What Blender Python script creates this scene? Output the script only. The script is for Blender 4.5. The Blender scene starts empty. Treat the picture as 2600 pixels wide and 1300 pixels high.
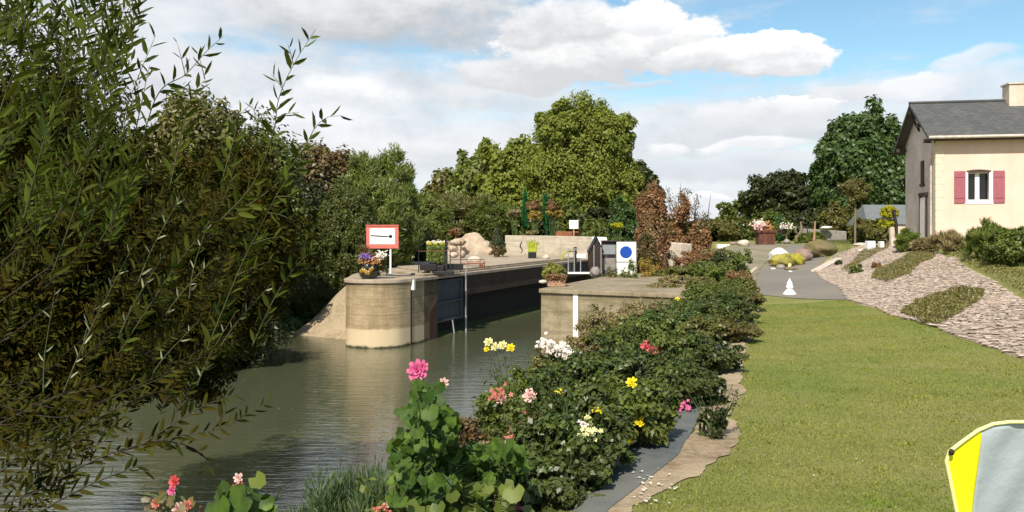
import bpy, math, random
import numpy as np
from mathutils import Vector, Matrix, noise as mnoise
from mathutils.geometry import delaunay_2d_cdt
R = math.radians
random.seed(7)
rng = np.random.default_rng(11)
scene = bpy.context.scene
COL = scene.collection

# ------------------------------------------------------------------ camera
CAMZ, F = 4.0, 2040.0            # eye height above the water, focal length in photo pixels (2600 wide)
cam_data = bpy.data.cameras.new('camera')
cam = bpy.data.objects.new('camera', cam_data); COL.objects.link(cam)
cam.location = (0, 0, CAMZ); cam.rotation_euler = (R(90), 0, 0)
cam_data.sensor_width = 36; cam_data.lens = 36 * F / 2600
cam_data.shift_y = -65 / 2600
cam_data.clip_start = 0.05; cam_data.clip_end = 4000
scene.camera = cam
scene.view_settings.view_transform = 'Standard'; scene.view_settings.look = 'None'
scene.view_settings.exposure = 0.55; scene.view_settings.gamma = 1

def at(px, py, d):               # photo pixel and distance -> point in the world
    return Vector(((px - 1300) / F * d, d, CAMZ - (py - 585) / F * d))

# ------------------------------------------------------------------ sun and sky
SUN_DIR = Vector((-0.30, -0.95, 0)).normalized()
SUN_EL = R(46)
sd = Vector((SUN_DIR.x * math.cos(SUN_EL), SUN_DIR.y * math.cos(SUN_EL), math.sin(SUN_EL)))
sl = bpy.data.lights.new('sun', 'SUN'); sl.energy = 4.3; sl.angle = R(0.5); sl.color = (1.0, 0.93, 0.82)
so = bpy.data.objects.new('sun', sl); COL.objects.link(so)
so.rotation_euler = (-sd).to_track_quat('-Z', 'Y').to_euler()

world = bpy.data.worlds.new('World'); scene.world = world; world.use_nodes = True
class NT:
    """tiny node-graph helper"""
    def __init__(s, nt): s.nt = nt; s.N = nt.nodes; s.L = nt.links
    def new(s, t, **kw):
        n = s.N.new(t)
        for k, v in kw.items(): setattr(n, k, v)
        return n
    def put(s, sock, v):
        if hasattr(v, 'is_output'): s.L.new(v, sock)
        elif v is not None:
            if isinstance(v, (tuple, list)) and len(v) == 3 and sock.type == 'RGBA': v = (*v, 1)
            sock.default_value = v
    def m(s, op, a, b=None, c=None, clamp=False):
        n = s.new('ShaderNodeMath', operation=op, use_clamp=clamp)
        s.put(n.inputs[0], a)
        if b is not None: s.put(n.inputs[1], b)
        if c is not None: s.put(n.inputs[2], c)
        return n.outputs[0]
    def mix(s, f, a, b, t='MIX'):
        n = s.new('ShaderNodeMix', data_type='RGBA', blend_type=t)
        s.put(n.inputs[0], f); s.put(n.inputs[6], a); s.put(n.inputs[7], b)
        return n.outputs[2]
    def noise(s, vec, scale, detail=4, rough=0.55, dist=0.0, col=False):
        n = s.new('ShaderNodeTexNoise')
        if vec is not None: s.put(n.inputs['Vector'], vec)
        n.inputs['Scale'].default_value = scale; n.inputs['Detail'].default_value = detail
        n.inputs['Roughness'].default_value = rough; n.inputs['Distortion'].default_value = dist
        return n.outputs['Color' if col else 'Fac']
    def mr(s, v, a, b, c=0.0, d=1.0, smooth=False):
        n = s.new('ShaderNodeMapRange'); n.clamp = True
        if smooth: n.interpolation_type = 'SMOOTHSTEP'
        s.put(n.inputs[0], v)
        for i, x in enumerate((a, b, c, d)): s.put(n.inputs[i + 1], x)
        return n.outputs[0]
    def mapping(s, vec, scale=(1, 1, 1), rot=(0, 0, 0), loc=(0, 0, 0)):
        n = s.new('ShaderNodeMapping'); s.put(n.inputs[0], vec)
        n.inputs['Location'].default_value = loc; n.inputs['Rotation'].default_value = rot; n.inputs['Scale'].default_value = scale
        return n.outputs[0]

w = NT(world.node_tree); w.N.clear()
sky = w.new('ShaderNodeTexSky', sky_type='NISHITA'); sky.sun_disc = False
sky.sun_elevation = SUN_EL; sky.sun_rotation = math.atan2(SUN_DIR.x, SUN_DIR.y)
sky.air_density = 1.0; sky.dust_density = 0.6; sky.ozone_density = 1.5
tc = w.new('ShaderNodeTexCoord').outputs['Generated']
sep = w.new('ShaderNodeSeparateXYZ'); w.put(sep.inputs[0], tc)
az0 = w.m('ARCTAN2', sep.outputs[0], sep.outputs[1]); el0 = w.m('ARCSINE', sep.outputs[2])
cmb = w.new('ShaderNodeCombineXYZ'); w.put(cmb.inputs[0], az0); w.put(cmb.inputs[1], w.m('MULTIPLY', el0, 1.7)); P = cmb.outputs[0]
nA = w.noise(P, 5.0, 6, 0.55)
nB = w.noise(w.mapping(P, loc=(7.3, 2.1, 4)), 14.0, 6, 0.6)
nS = w.noise(w.mapping(P, scale=(1, 3.2, 1), loc=(1.3, 5, 0)), 3.2, 6, 0.55)     # stretched layers
nT = w.noise(w.mapping(P, loc=(3.0, 9.1, 2)), 30.0, 5, 0.6)
az = w.m('ADD', az0, w.m('MULTIPLY', w.m('SUBTRACT', nB, 0.5), 0.05))
el = w.m('ADD', el0, w.m('MULTIPLY', w.m('SUBTRACT', nA, 0.5), 0.06))
K = 1 / 0.10
def cc(v, b=0.0): return (v * (1 - b * .6) * K, v * (1 - b * .25) * K, v * (1 + b * .3) * K)
# the blue: the sky texture, a little deeper
blue = w.mix(1.0, sky.outputs[0], (0.95, 1.14, 1.08), 'MULTIPLY')
edge = w.m('ADD', w.m('MULTIPLY', w.m('SUBTRACT', nA, 0.5), 2.0), w.m('MULTIPLY', w.m('SUBTRACT', nB, 0.5), 1.6))
nU = w.noise(w.mapping(P, loc=(5.0, 1.1, 8)), 75.0, 4, 0.6)
edgef = w.m('ADD', w.m('ADD', edge, w.m('MULTIPLY', w.m('SUBTRACT', nT, 0.5), 1.7)), w.m('MULTIPLY', w.m('SUBTRACT', nU, 0.5), .9))
tex = w.m('ADD', w.m('MULTIPLY', w.m('SUBTRACT', nB, 0.5), 1.9), w.m('MULTIPLY', w.m('SUBTRACT', nS, 0.5), 1.8))
tex = w.m('ADD', tex, w.m('MULTIPLY', w.m('SUBTRACT', nT, 0.5), 1.3))
# general thin layer, denser towards the horizon and to the left
lay = w.m('ADD', nS, w.mr(el0, 0.02, 0.24, 0.40, 0.0))
lay = w.m('ADD', lay, w.m('MULTIPLY', w.m('SUBTRACT', nT, .5), .25))
lay = w.m('ADD', lay, w.mr(az0, -0.55, 0.5, 0.34, -0.03))
color = w.mix(w.mr(lay, 0.52, 0.86, 0, 0.92, True), blue, w.mix(w.mr(nB, 0.3, 0.7), cc(0.50, .12), cc(0.66, .05)))
def px2ae(px, py):
    a = math.atan((px - 1300) / F); return a, math.atan((585 - py) / F * math.cos(a))
# (x, y, rx, ry, soft, opacity, top brightness, bottom brightness, blue tint, cut below)
CL = [
 (0, -500, 1500, 330, 1.2, .9, .74, .60, .02), (1500, -700, 1300, 260, 1.2, .8, .70, .58, .04),  # clouds above the view, added to brighten the water's reflection
 (250, 300, 520, 260, 1.1, .9, .60, .46, .08), (760, 330, 330, 100, .8, .8, .70, .56, .05),
 (1000, 40, 520, 130, .9, .97, .60, .40, .03), (880, 250, 190, 55, .8, .7, .76, .58, .0),
 (1300, 390, 470, 60, .8, .8, .62, .54, .05), (900, 390, 400, 60, .8, .8, .66, .55, .04),
 (1300, 250, 300, 50, .9, .7, .60, .52, .04), (2330, 215, 90, 40, .4, .85, .76, .58, .04), (2480, 150, 110, 22, .7, .7, .7, .6, .06), (2020, 265, 120, 28, .4, .85, .80, .58, .0), (2150, 330, 160, 50, .9, .8, .62, .54, .08), (2450, 210, 260, 55, .9, .80, .66, .56, .10), (2150, 235, 100, 28, .6, .8, .62, .52, .05),
 (1960, 295, 200, 45, .6, .9, .66, .52, .04), (1950, 345, 320, 60, .8, .85, .60, .50, .05),
 (1930, 372, 150, 20, .6, .8, .74, .62, .0), (1690, 372, 70, 14, .6, .7, .74, .62, .0),
 (1800, 430, 480, 45, .9, .8, .58, .50, .10), (1790, 500, 60, 14, .4, .9, .82, .65, .0), (1750, 540, 520, 40, .9, .75, .60, .54, .1),
 (1620, 225, 130, 14, .6, .6, .60, .5, .05),
 (1330, 190, 210, 55, .5, .95, .64, .50, .0), (1560, 130, 330, 115, .45, 1.0, .76, .50, .0), (1420, 70, 210, 75, .5, .95, .70, .48, .0),
 (1830, 165, 250, 55, .4, 1.0, .74, .50, .0), (1950, 140, 150, 62, .28, 1.0, .86, .56, .0), (1640, 50, 110, 55, .4, .9, .80, .60, .0)]
for cx, cy, rx, ry, soft, op, bt, bb, tint in CL:
    a0, e0 = px2ae(cx, cy); ra, re = rx / F, ry / F
    du = w.m('DIVIDE', w.m('SUBTRACT', az, a0), ra); dv = w.m('DIVIDE', w.m('SUBTRACT', el, e0), re)
    dv2 = w.m('MULTIPLY', dv, w.mr(dv, -0.2, 0.2, 1.25, 1.0))
    d = w.m('ADD', w.m('MULTIPLY', du, du), w.m('MULTIPLY', dv2, dv2))
    val = w.m('ADD', w.m('SUBTRACT', 1.0, d), w.m('MULTIPLY', edgef if soft < .5 else edge, 0.75))
    al = w.mr(val, 0.0, soft, 0, op, True)
    t = w.mr(w.m('ADD', dv, w.m('MULTIPLY', tex, 1.1)), -0.8, 0.9, 0, 1, True)
    color = w.mix(al, color, w.mix(t, cc(bb, tint + .05), cc(bt, tint)))
hz = w.mr(el0, 0.0, 0.10, 0.55, 0.0, True)
color = w.mix(hz, color, cc(0.66, .10))
bg = w.new('ShaderNodeBackground'); w.put(bg.inputs[0], color); bg.inputs[1].default_value = 0.10
wo = w.new('ShaderNodeOutputWorld'); w.L.new(bg.outputs[0], wo.inputs[0])

# ------------------------------------------------------------------ materials
MATS = {}
def newmat(name):
    m = bpy.data.materials.new(name); m.use_nodes = True; g = NT(m.node_tree)
    return m, g, g.N['Principled BSDF']
def surf(name, c1, c2=None, scale=6.0, rough=0.8, bump=0.15, bscale=None, metal=0.0, c3=None, s3=0.6, detail=6, streak=None, coat=0.0, bdist=0.02):
    """two-tone noise surface with a large-scale third tone and bump"""
    m, g, b = newmat(name)
    co = g.new('ShaderNodeTexCoord').outputs['Object']
    c2 = c2 or tuple(x * 0.7 for x in c1)
    f = g.mr(g.noise(co, scale, detail, 0.6), 0.32, 0.68)
    c = g.mix(f, c1, c2)
    if c3: c = g.mix(g.mr(g.noise(g.mapping(co, loc=(3, 7, 1)), s3, 5, 0.6), 0.45, 0.65), c, c3)
    if streak:
        sn = g.noise(g.mapping(co, scale=(1, 1, 0.10)), streak[1], 5, 0.6)
        c = g.mix(g.mr(sn, 0.5, 0.68, 0, streak[2]), c, streak[0])
    g.put(b.inputs['Base Color'], c)
    b.inputs['Roughness'].default_value = rough; b.inputs['Metallic'].default_value = metal
    b.inputs['Specular IOR Level'].default_value = 0.35
    if coat: b.inputs['Coat Weight'].default_value = coat
    if bump:
        bn = g.new('ShaderNodeBump'); bn.inputs['Strength'].default_value = min(1, bump * 3); bn.inputs['Distance'].default_value = bdist
        g.put(bn.inputs['Height'], g.noise(co, bscale or scale * 5, 6, 0.65)); g.L.new(bn.outputs[0], b.inputs['Normal'])
    MATS[name] = m
    return m
def leafmat(name, ca, cb, cc_=None, trans=0.3, rough=0.45, patch=1.5, spec=0.4):
    """foliage: colour differs leaf by leaf and clump by clump"""
    m, g, b = newmat(name)
    geo = g.new('ShaderNodeNewGeometry'); ri = geo.outputs['Random Per Island']
    co = g.new('ShaderNodeTexCoord').outputs['Object']
    c = g.mix(ri, ca, cb)
    if cc_: c = g.mix(g.mr(g.noise(co, patch, 3, 0.5), 0.42, 0.62), c, cc_)
    c = g.mix(g.mr(g.noise(co, patch * 3, 2, 0.5), 0.35, 0.7, 0, .5), c, g.mix(1, c, (1.35, 1.3, 1.1), 'MULTIPLY'))
    g.put(b.inputs['Base Color'], c); b.inputs['Roughness'].default_value = rough
    b.inputs['Specular IOR Level'].default_value = spec
    tr = g.new('ShaderNodeBsdfTranslucent'); g.put(tr.inputs[0], g.mix(1, c, (1.3, 1.4, .6), 'MULTIPLY'))
    mx = g.new('ShaderNodeMixShader'); mx.inputs[0].default_value = trans
    g.L.new(b.outputs[0], mx.inputs[1]); g.L.new(tr.outputs[0], mx.inputs[2])
    g.L.new(mx.outputs[0], g.N['Material Output'].inputs[0])
    MATS[name] = m
    return m
M = MATS

# ------------------------------------------------------------------ object helpers
def tag(o, label=None, cat=None, group=None, kind=None):
    if label: o['label'] = label
    if cat: o['category'] = cat
    if group: o['group'] = group
    if kind: o['kind'] = kind
    return o
def empty(name, loc, label, cat, group=None, rz=0.0):
    o = bpy.data.objects.new(name, None); COL.objects.link(o)
    o.location = loc; o.rotation_euler = (0, 0, rz); o.empty_display_size = 0.2
    return tag(o, label, cat, group)
def link(me, name, mat, parent=None, smooth=False):
    o = bpy.data.objects.new(name, me); COL.objects.link(o)
    if mat is not None: me.materials.append(mat)
    if smooth: me.shade_smooth()
    if parent is not None: o.parent = parent
    return o
def base_of(parent):                     # world offset that turns world coordinates into the parent's
    v = Vector((0, 0, 0)); p = parent
    while p is not None: v += p.location; p = p.parent
    return v
class MB:
    """collects shapes into one mesh (world coordinates unless local=True)"""
    def __init__(s): s.v = []; s.f = []
    def add(s, vs, fs):
        n = len(s.v); s.v += [tuple(v) for v in vs]; s.f += [tuple(i + n for i in f) for f in fs]; return s
    def box(s, c, size, rz=0.0, rot=None):
        hx, hy, hz_ = size[0] / 2, size[1] / 2, size[2] / 2
        mt = rot if rot is not None else Matrix.Rotation(rz, 3, 'Z')
        vs = [mt @ Vector((x * hx, y * hy, z * hz_)) + Vector(c) for x, y, z in ((-1,-1,-1),(1,-1,-1),(1,1,-1),(-1,1,-1),(-1,-1,1),(1,-1,1),(1,1,1),(-1,1,1))]
        return s.add(vs, [(0,3,2,1),(4,5,6,7),(0,1,5,4),(1,2,6,5),(2,3,7,6),(3,0,4,7)])
    def tube(s, pts, rad, n=8):
        pts = [Vector(p) for p in pts]
        if not isinstance(rad, (list, tuple)): rad = [rad] * len(pts)
        vs = []; fs = []
        for i, p in enumerate(pts):
            t = (pts[min(i + 1, len(pts) - 1)] - pts[max(i - 1, 0)]); t = t.normalized() if t.length > 1e-9 else Vector((0, 0, 1))
            u = t.cross(Vector((0.13, 0.97, 0.21)));  u = u.normalized() if u.length > 1e-4 else Vector((1, 0, 0))
            v = t.cross(u)
            for k in range(n):
                a = 2 * math.pi * k / n; vs.append(p + (u * math.cos(a) + v * math.sin(a)) * rad[i])
        for i in range(len(pts) - 1):
            for k in range(n):
                a, b = i * n + k, i * n + (k + 1) % n; fs.append((a, b, b + n, a + n))
        fs.append(tuple(range(n - 1, -1, -1))); fs.append(tuple(range((len(pts) - 1) * n, len(pts) * n)))
        return s.add(vs, fs)
    def lathe(s, c, prof, n=24):
        vs = []; fs = []
        for r, z in prof:
            for k in range(n):
                a = 2 * math.pi * k / n; vs.append((c[0] + r * math.cos(a), c[1] + r * math.sin(a), c[2] + z))
        for i in range(len(prof) - 1):
            for k in range(n):
                a, b = i * n + k, i * n + (k + 1) % n; fs.append((a, b, b + n, a + n))
        fs.append(tuple(range(n - 1, -1, -1))); fs.append(tuple(range((len(prof) - 1) * n, len(prof) * n)))
        return s.add(vs, fs)
    def prism(s, poly, z0, z1):
        n = len(poly); z1s = z1 if isinstance(z1, (list, tuple)) else [z1] * n
        vs = [(p[0], p[1], z0) for p in poly] + [(p[0], p[1], z) for p, z in zip(poly, z1s)]
        fs = [tuple(range(n - 1, -1, -1)), tuple(range(n, 2 * n))] + [(i, (i + 1) % n, (i + 1) % n + n, i + n) for i in range(n)]
        return s.add(vs, fs)
    def blob(s, c, r, amp=0.25, freq=1.3, nu=20, nv=12, seed=0.0, flat=0.0):
        """irregular stone or clod"""
        vs = []; fs = []
        for j in range(nv + 1):
            th = math.pi * j / nv
            for i in range(nu):
                ph = 2 * math.pi * i / nu
                d = Vector((math.sin(th) * math.cos(ph), math.sin(th) * math.sin(ph), math.cos(th)))
                k = 1 + amp * mnoise.fractal(d * freq + Vector((seed, seed * 1.7, 3)), 1.0, 2.1, 4)
                q = Vector((d.x * r[0] * k, d.y * r[1] * k, d.z * r[2] * k))
                if q.z < -r[2] * (1 - flat): q.z = -r[2] * (1 - flat)
                vs.append(Vector(c) + q)
        for j in range(nv):
            for i in range(nu):
                a, b = j * nu + i, j * nu + (i + 1) % nu; fs.append((a, a + nu, b + nu, b))
        return s.add(vs, fs)
    def build(s, name, mat, parent=None, local=False, smooth=False, bevel=0.0):
        off = Vector((0, 0, 0)) if local else base_of(parent)
        me = bpy.data.meshes.new(name)
        me.from_pydata([(v[0] - off.x, v[1] - off.y, v[2] - off.z) for v in s.v], [], s.f); me.update()
        o = link(me, name, mat, parent, smooth)
        if bevel:
            b = o.modifiers.new('bevel', 'BEVEL'); b.width = bevel; b.segments = 2; b.limit_method = 'ANGLE'; b.angle_limit = R(40)
        return o
    def thing(s, name, mat, label, cat, group=None, smooth=False, bevel=0.0, kind=None):
        v = np.array([tuple(x) for x in s.v]); c = (v.max(0) + v.min(0)) / 2; off = Vector((c[0], c[1], v[:, 2].min()))
        s.v = [(a[0] - off.x, a[1] - off.y, a[2] - off.z) for a in s.v]
        o = s.build(name, mat, None, True, smooth, bevel); o.location = off
        return tag(o, label, cat, group, kind)
def raw_mesh(name, V, nper=0, mat=None, parent=None, off=None):
    """V (F, nper, 3): one island per face or per pair of faces; fast numpy mesh"""
    F_, k = V.shape[0], V.shape[1]
    if off is None: off = np.array(base_of(parent))
    co = (V.reshape(-1, 3) - off).astype(np.float32)
    me = bpy.data.meshes.new(name)
    me.vertices.add(F_ * k); me.vertices.foreach_set('co', co.ravel())
    pat = {4: [(0, 1, 2, 3)], 3: [(0, 1, 2)], 6: [(0, 1, 2, 3), (0, 3, 4, 5)], 8: [(0, 1, 2, 3), (0, 3, 4, 5), (0, 5, 6, 7)], 12: [(0, 1, 2, 3), (0, 3, 4, 5), (0, 5, 6, 7), (0, 7, 8, 9), (0, 9, 10, 11)]}[k]
    idx = np.concatenate([np.concatenate([np.arange(F_)[:, None] * k + np.array(p)[None, :]], 1)[:, None, :] if False else (np.arange(F_)[:, None] * k + np.array(p)[None, :])[:, None, :] for p in pat], 1).reshape(-1)
    nf = F_ * len(pat); sides = len(pat[0])
    me.loops.add(nf * sides); me.loops.foreach_set('vertex_index', idx.astype(np.int32))
    me.polygons.add(nf); me.polygons.foreach_set('loop_start', (np.arange(nf) * sides).astype(np.int32))
    me.update(calc_edges=True)
    return link(me, name, mat, parent)
def unit(a): return a / np.maximum(np.linalg.norm(a, axis=-1, keepdims=True), 1e-9)
def leaf_quads(p, ax, nr, ln, wd, fold=0.25, shape='diamond'):
    """leaves at points p, along ax, facing nr"""
    ax = unit(ax); sd_ = unit(np.cross(ax, nr)); nr = np.cross(sd_, ax)
    ln = np.asarray(ln)[:, None]; wd = np.asarray(wd)[:, None]
    if shape == 'diamond':
        return np.stack([p, p + ax * ln * .45 + sd_ * wd * .5 + nr * wd * fold, p + ax * ln, p + ax * ln * .45 - sd_ * wd * .5 + nr * wd * fold], 1)
    if shape == 'lance':
        d = nr * ln * 0.10
        return np.stack([p, p + ax * ln * .3 + sd_ * wd * .5 + nr * wd * fold, p + ax * ln * .7 + sd_ * wd * .4 + nr * wd * fold - d * .4,
                         p + ax * ln - d, p + ax * ln * .7 - sd_ * wd * .4 + nr * wd * fold - d * .4, p + ax * ln * .3 - sd_ * wd * .5 + nr * wd * fold], 1)
    if shape == 'round':
        q = []
        for a, r_ in ((0, .16), (42, .50), (72, .51), (100, .57), (130, .49), (155, .56), (180, .50), (205, .56), (230, .49), (260, .57), (288, .51), (318, .50)):
            t = R(a - 0); q.append(p + ax * (ln * (.5 - r_ * math.cos(t))) + sd_ * (wd * r_ * math.sin(t)) + nr * (ln * (abs(math.sin(t)) * fold * .45 + (.03 if r_ > .53 else -.02))))
        return np.stack(q, 1)
def rand_dirs(n): return unit(rng.normal(size=(n, 3)))
def crown_pts(c, r, nclump, per, csize=0.28, shell=0.55, lump=0.25, seed=0, low=-1.0, ymax=None):
    """points of a crown made of clumps spread through an uneven ellipsoid"""
    g = np.random.default_rng(seed + 5)
    d = unit(g.normal(size=(nclump * 2, 3))); d = d[d[:, 2] > low][:nclump]; nclump = len(d)
    rad = shell + (1 - shell) * g.random(nclump) ** 0.6
    ph = g.random(6) * 6
    bumps = 1 + lump * (np.sin(d[:, 0] * 4 + ph[0]) * np.sin(d[:, 1] * 5 + ph[1]) + .6 * np.sin(d[:, 2] * 7 + ph[2] + d[:, 0] * 6)) 
    cen = d * (rad * bumps)[:, None]
    cs = csize * (0.6 + 0.8 * g.random(nclump))
    q = unit(g.normal(size=(nclump, per, 3))); rr = g.random((nclump, per, 1)) ** 0.45
    loc = cen[:, None, :] + q * rr * cs[:, None, None]
    out = unit(loc) * 0.45 + q * 0.75
    R3 = np.array(r); P_ = loc * R3 + np.array(c)
    return P_.reshape(-1, 3), unit(out / R3 * R3.mean()).reshape(-1, 3), cen * R3 + np.array(c)
def foliage(name, P_, out, mat, parent, ln=0.12, wd=0.07, shape='diamond', up=0.35, rnd=0.7, droop=0.2, fold=0.2):
    n = len(P_); nr = unit(out * 0.8 + rand_dirs(n) * rnd + np.array([0, 0, up]))
    ax = unit(np.cross(nr, rand_dirs(n)) + np.array([0, 0, -droop]))
    s_ = 0.65 + 0.7 * rng.random(n)
    return raw_mesh(name, leaf_quads(P_, ax, nr, ln * s_, wd * s_, fold, shape), mat=mat, parent=parent)
def bark_mesh(base, top, r0, limbs, seed=0, r1=None, wob=0.15):
    g = random.Random(seed); mb = MB(); base = Vector(base); top = Vector(top); L = (top - base).length
    pts = [base.lerp(top, i / 7) + Vector((g.uniform(-1, 1), g.uniform(-1, 1), 0)) * wob * L * .12 * (i > 0) for i in range(8)]
    rad = [r0 * (1.25 if i == 0 else 1) * (1 - .75 * i / 7) for i in range(8)]
    mb.tube(pts, rad, 10)
    for q in limbs:
        i = g.randint(2, 6); p0 = pts[i]; q = Vector(q); mid = p0.lerp(q, .5) + Vector((0, 0, -.05 * L)) + Vector((g.uniform(-1, 1), g.uniform(-1, 1), g.uniform(-1, 1))) * .04 * L
        rr = rad[i] * .5; mb.tube([p0, p0.lerp(mid, .5) + Vector((0, 0, .02 * L)), mid, mid.lerp(q, .5), q], [rr, rr * .8, rr * .6, rr * .4, rr * .15], 6)
    return mb
# ------------------------------------------------------------------ terrain
WD = Vector((0.387, 0.922))                       # direction of the lock chamber
W0 = Vector((-3.55, 28.0)); R0 = Vector((0.83, 23.2))
def wl(t): p = W0 + WD * t; return (p.x, p.y)     # along the left chamber wall
def wr(t): p = R0 + WD * t; return (p.x, p.y)     # along the right chamber wall
NOSE = [(-5.85, 28.9), (-5.83, 28.2), (-5.7, 27.75), (-5.4, 27.45), (-5.0, 27.28), (-4.6, 27.22), (-4.2, 27.32), (-3.85, 27.55)]
WATER = np.array([(-13.0, 5.5), (-6.5, 6.8), (-4.2, 5.6), (-2.4, 5.0), (-1.8, 6.0), (-1.4, 9), (-1.0, 12.5), (0.2, 15.5), (1.4, 18.0), (2.6, 20.2), (3.4, 21.9), (0.83, 23.2), wr(26), (8.3, 56), wl(26), tuple(W0)] +
                 NOSE[::-1] + [(-6.1, 29.5), (-7.0, 30.0), (-8.5, 31.0), (-8.9, 36), (-10.2, 36), (-9.7, 30), (-9.0, 25.5), (-9.2, 21), (-10.2, 17), (-13, 14), (-22, 11), (-60, 10), (-60, -25), (-14, -25)])
def sdist(x, y):
    """signed distance to the water's edge, positive on land"""
    px, py = x[..., None], y[..., None]
    a = WATER; b = np.roll(a, -1, 0); e = b - a
    t = ((px - a[:, 0]) * e[:, 0] + (py - a[:, 1]) * e[:, 1]) / (e ** 2).sum(1); t = np.clip(t, 0, 1)
    d = np.sqrt((px - a[:, 0] - t * e[:, 0]) ** 2 + (py - a[:, 1] - t * e[:, 1]) ** 2).min(-1)
    c1 = (a[:, 1] > py) != (b[:, 1] > py)
    xi = (b[:, 0] - a[:, 0]) * (py - a[:, 1]) / np.where(b[:, 1] == a[:, 1], 1e-9, b[:, 1] - a[:, 1]) + a[:, 0]
    ins = (c1 & (px < xi)).sum(-1) % 2 == 1
    return np.where(ins, -d, d)
CP = np.array([(0,0,2.4),(2,5,2.4),(4,12,2.4),(3,8,2.4),(6.4,10,2.42),(6.2,4,2.4),(6,-6,2.4),(-3,-8,2.3),(7.1,14.5,2.42),(7.6,18,2.42),(5,20,2.38),(9.2,23,2.42),(11.4,30,2.45),
 (8,28,2.34),(12,34,2.62),(14,38,2.9),(11.5,38,2.75),(13,44,3.18),(22,46,3.3),(8.2,12.8,2.9),(7.6,11,2.7),(10.5,16.5,3.1),(12,22,3.3),(10.2,21,2.85),(13,27,3.1),(17,32,3.45),(17,27,3.5),(22,25,3.5),(14,14,3.3),
 (10,8,3.0),(11,3,3.0),(22,34,3.5),(22,0,3.2),(24,62,3.2),(0,64,3.25),(-20,62,3.2),(-12,35,2.2),(-14,25,2.3),(-20,20,2.3),(-5,46,2.1),(-7,40,2.1),(-6.5,33,2.1),(-4,58,3.0),
 (5,30,2.26),(5.5,36,2.25),(4,26,2.27),(2.5,24,2.26),(6,42,2.3),(2,56,3.2),(8,52,3.0),(1,50.5,2.2),(4,48.5,2.2),(-3,51.5,2.25),(-1,54,2.7),(5,51.5,2.7),(8.2,39.5,3.25),(9.5,41,3.3),(11,42,3.3),(8.8,44,3.2),(7.6,36,2.85),(8.4,33,2.65),(6.6,33,2.4),(13,50,3.2),(14.6,33,3.25),(16,40,3.25),(11,26,2.5)], float)
_n = len(CP); _A = np.zeros((_n + 1, _n + 1)); _A[:_n, :_n] = np.sqrt(((CP[:, None, :2] - CP[None, :, :2]) ** 2).sum(-1)); _A[:_n, _n] = 1; _A[_n, :_n] = 1
_W = np.linalg.solve(_A, np.append(CP[:, 2], 0))
def H(x, y):
    x = np.asarray(x, float); y = np.asarray(y, float); sh = x.shape; xf, yf = x.ravel(), y.ravel(); out = np.empty(len(xf))
    for i in range(0, len(xf), 20000):
        a, b = xf[i:i + 20000], yf[i:i + 20000]
        r = np.sqrt((a[:, None] - CP[:, 0]) ** 2 + (b[:, None] - CP[:, 1]) ** 2 + 0.6)
        z = r @ _W[:_n] + _W[_n]
        far = np.clip((np.hypot(a, b) - 60) / 40, 0, 1); z = z * (1 - far) + 3.2 * far
        d = sdist(a, b); s = np.clip(d / 2.5, 0, 1); s = s * s * (3 - 2 * s) * .6 + s * .4
        out[i:i + 20000] = np.where(d < 0, np.maximum(-1.5, d * 0.9), z * s)
    return out.reshape(sh)
def h1(x, y): return float(H(np.array([x]), np.array([y]))[0])
_D = np.concatenate([np.arange(3.0, 30, .1), np.arange(30, 110, .25)])
def G(px, py):                                    # where the sight line of a photo pixel meets the ground
    X = (px - 1300) / F * _D; Z = CAMZ - (py - 585) / F * _D; h = H(X, _D)
    k = np.argmax(Z < h)
    if not (Z < h).any(): k = len(_D) - 1
    if k > 0:
        a, b = Z[k - 1] - h[k - 1], h[k] - Z[k]; t = a / max(a + b, 1e-9); d = _D[k - 1] + (_D[k] - _D[k - 1]) * t
    else: d = _D[0]
    return ((px - 1300) / F * d, d)
def ground_at(px, d):
    x = (px - 1300) / F * d; return Vector((x, d, h1(x, d)))

def axis(segs):
    out = []
    for a, b, s in segs: out += list(np.arange(a, b, s))
    return np.array(out + [segs[-1][1]])
gx = axis([(-900, -300, 100), (-300, -60, 20), (-60, -16, 2), (-16, 24, .25), (24, 60, 2), (60, 300, 20), (300, 900, 100)])
gy = axis([(-100, -6, 8), (-6, 56, .25), (56, 120, 2), (120, 400, 20), (400, 1500, 100)])
X, Y = np.meshgrid(gx, gy); Z = H(X, Y)
nx, ny = len(gx), len(gy)
V = np.stack([X, Y, Z], -1).reshape(-1, 3)
ii = (np.arange(ny - 1)[:, None] * nx + np.arange(nx - 1)[None, :]).reshape(-1)
Fq = np.stack([ii, ii + 1, ii + nx + 1, ii + nx], 1)
me = bpy.data.meshes.new('ground'); me.from_pydata(V.tolist(), [], Fq.tolist()); me.update()

# grass ground: mown lawn with dry patches, darker rough banks near the water (soil below 1.9 m)
m, g, b = newmat('lawn_ground')
co = g.new('ShaderNodeTexCoord').outputs['Object']
sp = g.new('ShaderNodeSeparateXYZ'); g.put(sp.inputs[0], co)
fine = g.noise(g.mapping(co, scale=(1, 1.6, 1)), 26, 7, 0.7); mid = g.noise(g.mapping(co, scale=(.55, 1.3, 1)), 2.2, 6, .65); big = g.noise(co, .45, 4, .55)
c = g.mix(g.mr(fine, .33, .68), (.14, .155, .034), (.25, .24, .075))
c = g.mix(g.mr(mid, .42, .66, 0, .65), c, (.30, .26, .11))
c = g.mix(g.mr(big, .40, .62, 0, .55), c, (.15, .185, .04))
c = g.mix(g.mr(g.noise(g.mapping(co, scale=(.6, 1.5, 1), loc=(9, 2, 0)), 1.1, 6, .7), .56, .72, 0, .6), c, (.33, .26, .13))
bank = g.mr(sp.outputs[2], 1.9, 2.2); c = g.mix(bank, g.mix(fine, (.045, .038, .02), (.05, .07, .018)), c)
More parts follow.
